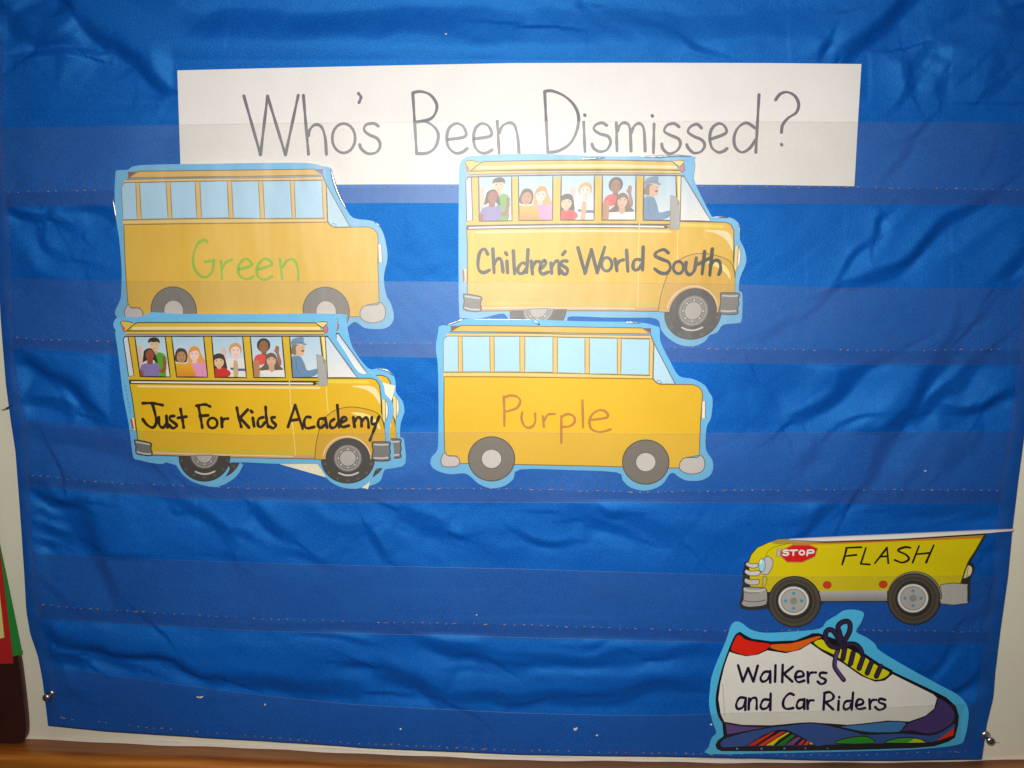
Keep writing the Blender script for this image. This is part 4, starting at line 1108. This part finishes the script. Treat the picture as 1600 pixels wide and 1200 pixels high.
for x, y in ((1292.5, 914), (1380, 913)):
    rl = fb.part('reflector'); fb.shape(rl, ell(x, y, 6.4, 5.6, 18), (214, 52, 26), 4, (150, 60, 20), 1.0)
ss = fb.part('stop_sign')
fb.shape(ss, FZ('465,272 590,210 760,210 850,245 822,330 690,390 530,388 465,320'), (204, 28, 26), 5, (176, 120, 60), 1.6)
br_ = fb.part('bracket', ss); fb.shape(br_, FZ('428,255 478,248 470,335 418,328'), (180, 176, 160), 4, (110, 104, 70), 0.9)
lt = fb.part('lettering', ss)
for st in ('545,268 520,263 495,272 500,284 540,292 545,306 520,318 490,310', '565,267 638,264', '600,266 596,316', '@686,290,28,24', '748,266 740,318', '748,267 790,264 810,276 795,292 745,294'):
    if st[0] == '@':
        fb.line(lt, [(1150 + .15 * x, 820 + .15 * y) for x, y in ell(686, 290, 26, 22, 14)], 2.6, (238, 230, 226), 8, 1, True)
    else: fb.line(lt, FZ(st), 2.6, (238, 230, 226), 8)
write(fb, ['1322,856 1346,855;1323,856 1320,868 1316,882;1320,869 1338,867;1353,856 1345,881;1345,881 1359,882;1367,880 1386,856;1386,856 1388,880;1375,870 1387,869;1423,856 1414,855 1403,860 1416,867 1420,874 1410,879 1398,875;1436,853 1426,879;1459,852 1447,879;1431,866 1453,864'], 3.2, (34, 24, 8), 6)
# folded white flap along the roof
fv, ff = [], []
FT = S('1229,842.5 1240,845.2 1290,845.8 1400,842.4 1470,837.8 1540,833.2 1560,831.2 1583,829.4')
BT = S('1231,841.5 1250,840.2 1300,838.0 1400,833.6 1470,830.4 1540,827.2 1560,826.4 1583,825.8')
for (a, b) in zip(smooth(FT, 6), smooth(BT, 6)):
    for k in range(5):
        t = k / 4
        fv.append(P(a[0] + (b[0] - a[0]) * t, a[1] + (b[1] - a[1]) * t, B + 0.0061 - 0.0040 * t + 0.0006 * math.sin(math.pi * t)))
for i in range(len(smooth(FT, 6)) - 1):
    for k in range(4): ff.append([i * 5 + k, (i + 1) * 5 + k, (i + 1) * 5 + k + 1, i * 5 + k + 1])
MAT_WHITEP = plain('white_card_back', (238, 228, 218), 0.6, 0.03, 60)
fl_ = mesh_obj('folded_flap', fv, ff, MAT_WHITEP, fb.root, fb.o); fl_['label'] = 'white folded paper flap along the bus roof'
sm2 = fl_.modifiers.new('thickness', 'SOLIDIFY'); sm2.thickness = 0.0004
fb.done()

# ================================================================== SNEAKER
A3 = lambda s: S(s, 1100, 960, .15)
A4 = lambda s: S(s, 1270, 960, .15)
A5 = lambda s: S(s, 1100, 1020, .15)
A6 = lambda s: S(s, 1290, 1020, .15)
sn = Card('sneaker_cutout', 'white sneaker cut-out lettered Walkers and Car Riders with rainbow sole', 'shoe cutout', B + 0.0010, B + 0.0072, 1178, 955, MAT_CARD, None, None, 0.0003, 1310, 205, k=1.35)
sn.sheet(smooth(S('1152,971 1160,974 1172,983 1193,988.5 1235,987 1280,982.5 1291,971 1307.5,961 1318,954 1332,952.5 1346,955 1350,960 1345,974 1337.5,987 1354,996 1367.5,1006.5 1375,1017 1420,1044 1469.5,1071 1495,1084.5 1508.5,1098 1513,1110 1513,1124 1507.5,1152 1495,1164 1425,1171 1290,1175 1200,1177 1107.5,1178 1107.5,1167 1112,1153 1119,1144.5 1113.5,1128 1108,1102 1109,1080 1112,1057 1121,1032 1134.5,1000.5 1141,980 1146,973'), 3, True), (72, 172, 220))
so = sn.part('shoe_outline')
shoe = smooth(A3('375,190 330,222 280,330 210,520 160,700 130,880 150,1040 200,1130') , 3) + A5('212,870 150,920 128,960 140,995 180,1016 600,1016 1000,1012 1600,1002') + A6('900,985 1130,965 1270,920 1340,880 1372,750 1380,660 1350,560 1250,470 1100,395 690,200') + A4('830,592 700,525 520,405 400,330 330,300 120,225 60,205 0,205') + A3('1080,230 950,280 700,290 500,262 425,225')
sn.fill(so, shoe, (24, 20, 26), 2)
sn.outline(so, shoe, 2.8, (22, 18, 24), 6)
up = sn.part('upper')
sn.fill(up, A3('265,390 215,530 170,720 150,880 175,1040 212,1118 400,1150 700,1155 900,1138 1100,1125 1300,1135 1500,1150') + A6('300,745 480,725 650,705 870,715 1040,655 1130,580 1160,470 1120,432 700,225') + A4('820,632 750,690 650,702 500,640 300,500 100,390') + A3('1110,302 1000,370 850,405 660,375 560,420 440,437 330,412'), (222, 210, 200), 4)
co = sn.part('collar')
sn.fill(co, smooth(A3('355,212 400,240 440,266 560,290 690,308 670,350 560,408 450,428 340,398 282,370 310,280'), 2, True), (206, 32, 12), 5)
co = sn.part('collar')
sn.fill(co, smooth(A3('712,312 900,304 1100,250 1180,228 1222,238 1110,290 1000,358 860,388 700,352'), 2, True), (214, 92, 14), 5)
tg = sn.part('tongue')
sn.fill(tg, smooth(A4('12,288 90,260 150,296 260,325 320,332 400,372 520,432 620,502 720,562 800,604 745,660 650,680 520,630 320,490 220,418 100,362 40,322'), 2, True), (204, 198, 14), 5)
lc = sn.part('laces')
for s in ('335,345 312,465', '420,400 392,515', '522,450 482,562', '612,498 566,612', '708,540 662,645'):
    sn.line(lc, A4(s), 8.4, (22, 18, 26), 7, 2); sn.line(lc, A4(s), 5.6, (50, 38, 58), 9, 2)
for s in ('305,290 278,190 262,130 300,85 360,72 388,110 378,190 322,285', '295,312 230,190 175,158 135,190 140,262 190,330 262,345', '318,322 380,308 450,318 495,365 512,412'):
    sn.line(lc, A4(s), 8.4, (22, 18, 26), 10); sn.line(lc, A4(s), 5.4, (44, 34, 56), 12)
sn.line(lc, A4('262,372 236,450 228,540 262,602 322,682'), 7.6, (34, 26, 44), 10); sn.line(lc, A4('258,390 238,455 236,540 268,598 318,672'), 5.0, (80, 58, 106), 12)
sn.fill(lc, ell(1317, 1010, 6, 5.4, 14), (40, 30, 46), 14)
sole = sn.part('sole')
sn.fill(sole, smooth(A5('172,960 182,922 250,882 550,803 800,758 1100,732 1300,757 1600,828'), 2) + A6('420,850 800,836 1000,848 1085,862 1200,830 1330,735 1352,745 1335,800 1230,880 1120,930 0,958') + A5('1200,970 420,972 200,985'), (46, 76, 138), 4)
hp = sn.part('heel_panel', sole); sn.fill(hp, A5('226,738 400,767 640,776 240,856'), (92, 68, 128), 5)
mp_ = sn.part('side_panel', sole); sn.shape(mp_, smooth(A6('150,765 400,742 650,714 838,726 790,812 700,832 450,830 280,802'), 2, True), (56, 116, 172), 5, (24, 20, 26), 1.6)
tc = sn.part('toe_cap', sole); sn.shape(tc, smooth(A6('1168,468 1240,502 1328,582 1345,700 1240,792 1100,846 1000,836 900,812 795,818 858,732 1000,682 1110,612 1152,548'), 2, True), (66, 48, 104), 5, (24, 18, 30), 1.6)
rd = sn.part('toe_stripe', sole); sn.fill(rd, A6('1342,778 1332,860 1155,922'), (206, 48, 24), 7)
g1 = sn.part('sole_pod', sole); sn.shape(g1, smooth(A6('95,945 200,892 380,868 470,888 498,945'), 2, True), (32, 134, 32), 6, (18, 20, 18), 1.6)
g2 = sn.part('sole_pod', sole); sn.shape(g2, smooth(A6('605,940 750,890 900,884 1000,908 1045,938'), 2, True), (52, 150, 30), 6, (18, 20, 18), 1.6)
sn.fill(g2, A6('860,935 930,893 1000,910 1035,935'), (186, 190, 30), 8)
sn.line(sole, smooth(A5('225,860 550,800 800,755 1100,730 1300,755 1600,828'), 2) + A6('420,850 800,834 1080,858 1220,812 1340,730'), 2.0, (24, 20, 28), 7, 2)
sn.line(sole, A5('215,730 400,762 700,770 1100,728'), 1.6, (40, 24, 40), 7)
rb = sn.part('rainbow_panel', sole)
sn.fill(rb, A5('435,968 620,855 750,805 850,800 900,818 1010,872 1170,968'), (20, 18, 20), 6)
for s, col in (('455,965 560,905 700,832 745,818 650,885 530,963', (196, 44, 20)), ('565,965 700,880 800,822 852,818 720,905 622,965', (206, 56, 24)), ('642,965 760,890 868,828 890,834 780,905 722,963', (220, 190, 20)),
               ('752,965 850,895 920,847 952,862 880,920 838,963', (28, 112, 30)), ('850,962 930,902 980,872 1008,887 960,930 928,962', (112, 66, 130)), ('975,958 1028,906 1054,912 1018,958', (200, 50, 60)), ('1035,960 1075,916 1100,926 1080,960', (208, 60, 30)), ('1095,952 1110,930 1140,955', (220, 190, 20))):
    st = sn.part('stripe', None); st['parent'] = sole
    sn.fill(st, A5(s), col, 8)
tr_ = sn.part('tread_gap', sole)
for x in (345, 600, 838, 1057, 1286): sn.fill(tr_, A5('%d,990 %d,990 %d,1016 %d,1016' % (x - 6, x + 4, x + 14, x - 12)), (72, 172, 220), 5)
cp = sn.part('small_print')
for i in range(9): sn.line(cp, [(1129.2 + 0.35 * i, 1069 + i * 5.6), (1129.5 + 0.35 * i, 1072.6 + i * 5.6)], 1.6, (176, 170, 156), 6)
write(sn, ['355,530 405,700;405,700 460,560;460,560 515,700;515,700 560,535;690,600 630,600 590,660 610,700 660,680 690,620;690,590 690,710;745,530 740,700;820,525 815,705;925,545 832,620;832,620 920,700;960,655 1035,640 1020,595 970,600 950,660 980,705 1045,690;1080,600 1085,710;1085,650 1110,610 1165,605;1275,610 1215,610 1210,650 1265,680 1255,715 1215,725 1185,700',
           '430,870 370,870 335,940 355,985 410,960 435,890;435,870 430,995;470,875 465,990;467,920 500,875 545,880 548,985;680,890 620,890 590,950 610,985 660,970 690,920;695,825 690,995',
           '935,840 890,825 835,880 825,950 860,985 930,975;1045,890 990,895 965,950 985,980 1030,960 1045,910;1045,880 1045,985;1075,890 1080,985;1080,940 1100,900 1140,895'], 3.9, (26, 18, 48), 6, base=(1100, 960, .15))
write(sn, ['122,825 112,990;118,820 177,810 217,850 197,890 132,915;132,915 212,990;270,900 265,995;274,860 276,866;390,900 340,910 320,960 340,990 385,970 400,930;420,815 405,990;450,950 520,930 515,890 470,890 450,950 475,985 545,975;590,885 595,985;595,930 620,895 660,890;755,890 700,880 690,915 750,940 745,975 690,995 650,965'], 3.9, (26, 18, 48), 6, base=(1270, 960, .15))
sn.done()

# ================================================================== PINS
def pin(px, py, label, rb, rh, ln, tilt=(0, 0)):
    base = P(px, py, B + 0.0012)
    root = empty('push_pin', base); tag(root, label, 'push pin', 'steel push pins holding the lower corners of the chart')
    def lathe(name, prof):
        ve, fa = [], []; K = 24
        for (d, r) in prof:
            for k in range(K):
                a = 2 * math.pi * k / K
                ve.append((base[0] + r * math.cos(a) + tilt[0] * d, base[1] - d, base[2] + r * math.sin(a) + tilt[1] * d))
        for i in range(len(prof) - 1):
            for k in range(K): fa.append([i * K + k, (i + 1) * K + k, (i + 1) * K + (k + 1) % K, i * K + (k + 1) % K])
        fa.append([(len(prof) - 1) * K + k for k in range(K)]); 
        return mesh_obj(name, ve, [f for f in fa], MAT_STEEL, root, base)
    lathe('collar', [(0, rb * 0.7), (0.0006, rb), (0.0014, rb), (0.0022, rb * 0.8), (0.0028, rb * 0.5)])
    lathe('shank', [(0.0026, rb * 0.5), (ln * 0.5, rb * 0.42), (ln - 0.002, rb * 0.5)])
    lathe('head', [(ln - 0.0024, rh * 0.5), (ln - 0.0016, rh * 0.95), (ln - 0.0004, rh), (ln + 0.0006, rh * 0.86), (ln + 0.0012, rh * 0.5), (ln + 0.0013, 0.0001)])
    lathe('needle', [(-B, 0.0005), (0.0, 0.0005)])
pin(80, 1084, 'steel push pin through the chart corner beside the dark folder', 0.0042, 0.0038, 0.0105, (0.0, 0.10))
pin(1539, 1148, 'steel push pin through the chart corner beside the sneaker cut-out', 0.0044, 0.0040, 0.0120)
# pencil tick on the wall
mesh_obj('pencil_mark', [P(1554, 1159.6, 0.0006), P(1562, 1160.2, 0.0006), P(1562, 1161, 0.0006), P(1554, 1160.5, 0.0006)], [[3, 2, 1, 0]], MAT_GRAPH, wall, (0, 0, 0), False)

# ================================================================== FOLDER AND PAPERS ON THE LEDGE
def slab(name, pts, d0, d1, mat, label=None, cat=None, group=None, parent=None):
    m = len(pts); ar = sum(pts[i][0] * pts[(i + 1) % m][1] - pts[(i + 1) % m][0] * pts[i][1] for i in range(m))
    if ar > 0: pts = pts[::-1]
    ve = [P(x, y, d1) for x, y in pts]
    ve += [(v[0], -d0, v[2]) for v in ve]
    fa = [list(range(m)), list(range(2 * m - 1, m - 1, -1))] + [[i, m + i, m + (i + 1) % m, (i + 1) % m] for i in range(m)]
    org = P(sum(p[0] for p in pts) / m, max(p[1] for p in pts), d0)
    o = mesh_obj(name, ve, fa, mat, parent, org if parent is None else tuple(parent.location), False)
    if label: tag(o, label, cat, group)
    return o
fo_org = P(0, 1158, 0.006)
fo = empty('folder', fo_org); tag(fo, 'dark brown leather-look folder standing on the wooden ledge', 'folder')
slab('cover', smooth(S('-70,1020 22,1020 28,1026 34,1070 39,1115 40.5,1140 38,1154 30,1160 0,1162 -70,1150'), 3, True), 0.0075, 0.0115, MAT_LEATHER, parent=fo)
slab('cover', smooth(S('-70,1020 24,1020 30,1028 36,1070 41,1115 42.3,1140 40,1153 32,1158 0,1160 -70,1148'), 3, True), 0.002, 0.0072, MAT_LEATHER_E, parent=fo)
slab('green_sheet', S('-70,640 -25,700 -2,846 8,893 34.5,1022.5 19,1026 -60,1030'), 0.0118, 0.0123, MAT_GREEN, 'green paper sheet jutting out behind the red sheet', 'paper', 'coloured sheets in the folder')
slab('red_sheet', S('-80,760 -12,780 0,862 5,905 21,1036.5 -70,1040'), 0.0128, 0.0133, MAT_RED, 'red paper sheet in front of the brown folder', 'paper', 'coloured sheets in the folder')
slab('yellow_sheet', S('-80,830 -14,850 -1,925 6.5,996 0,998 -70,1002'), 0.0138, 0.0143, MAT_YEL, 'pale yellow paper sheet lying over the red sheet', 'paper', 'coloured sheets in the folder')
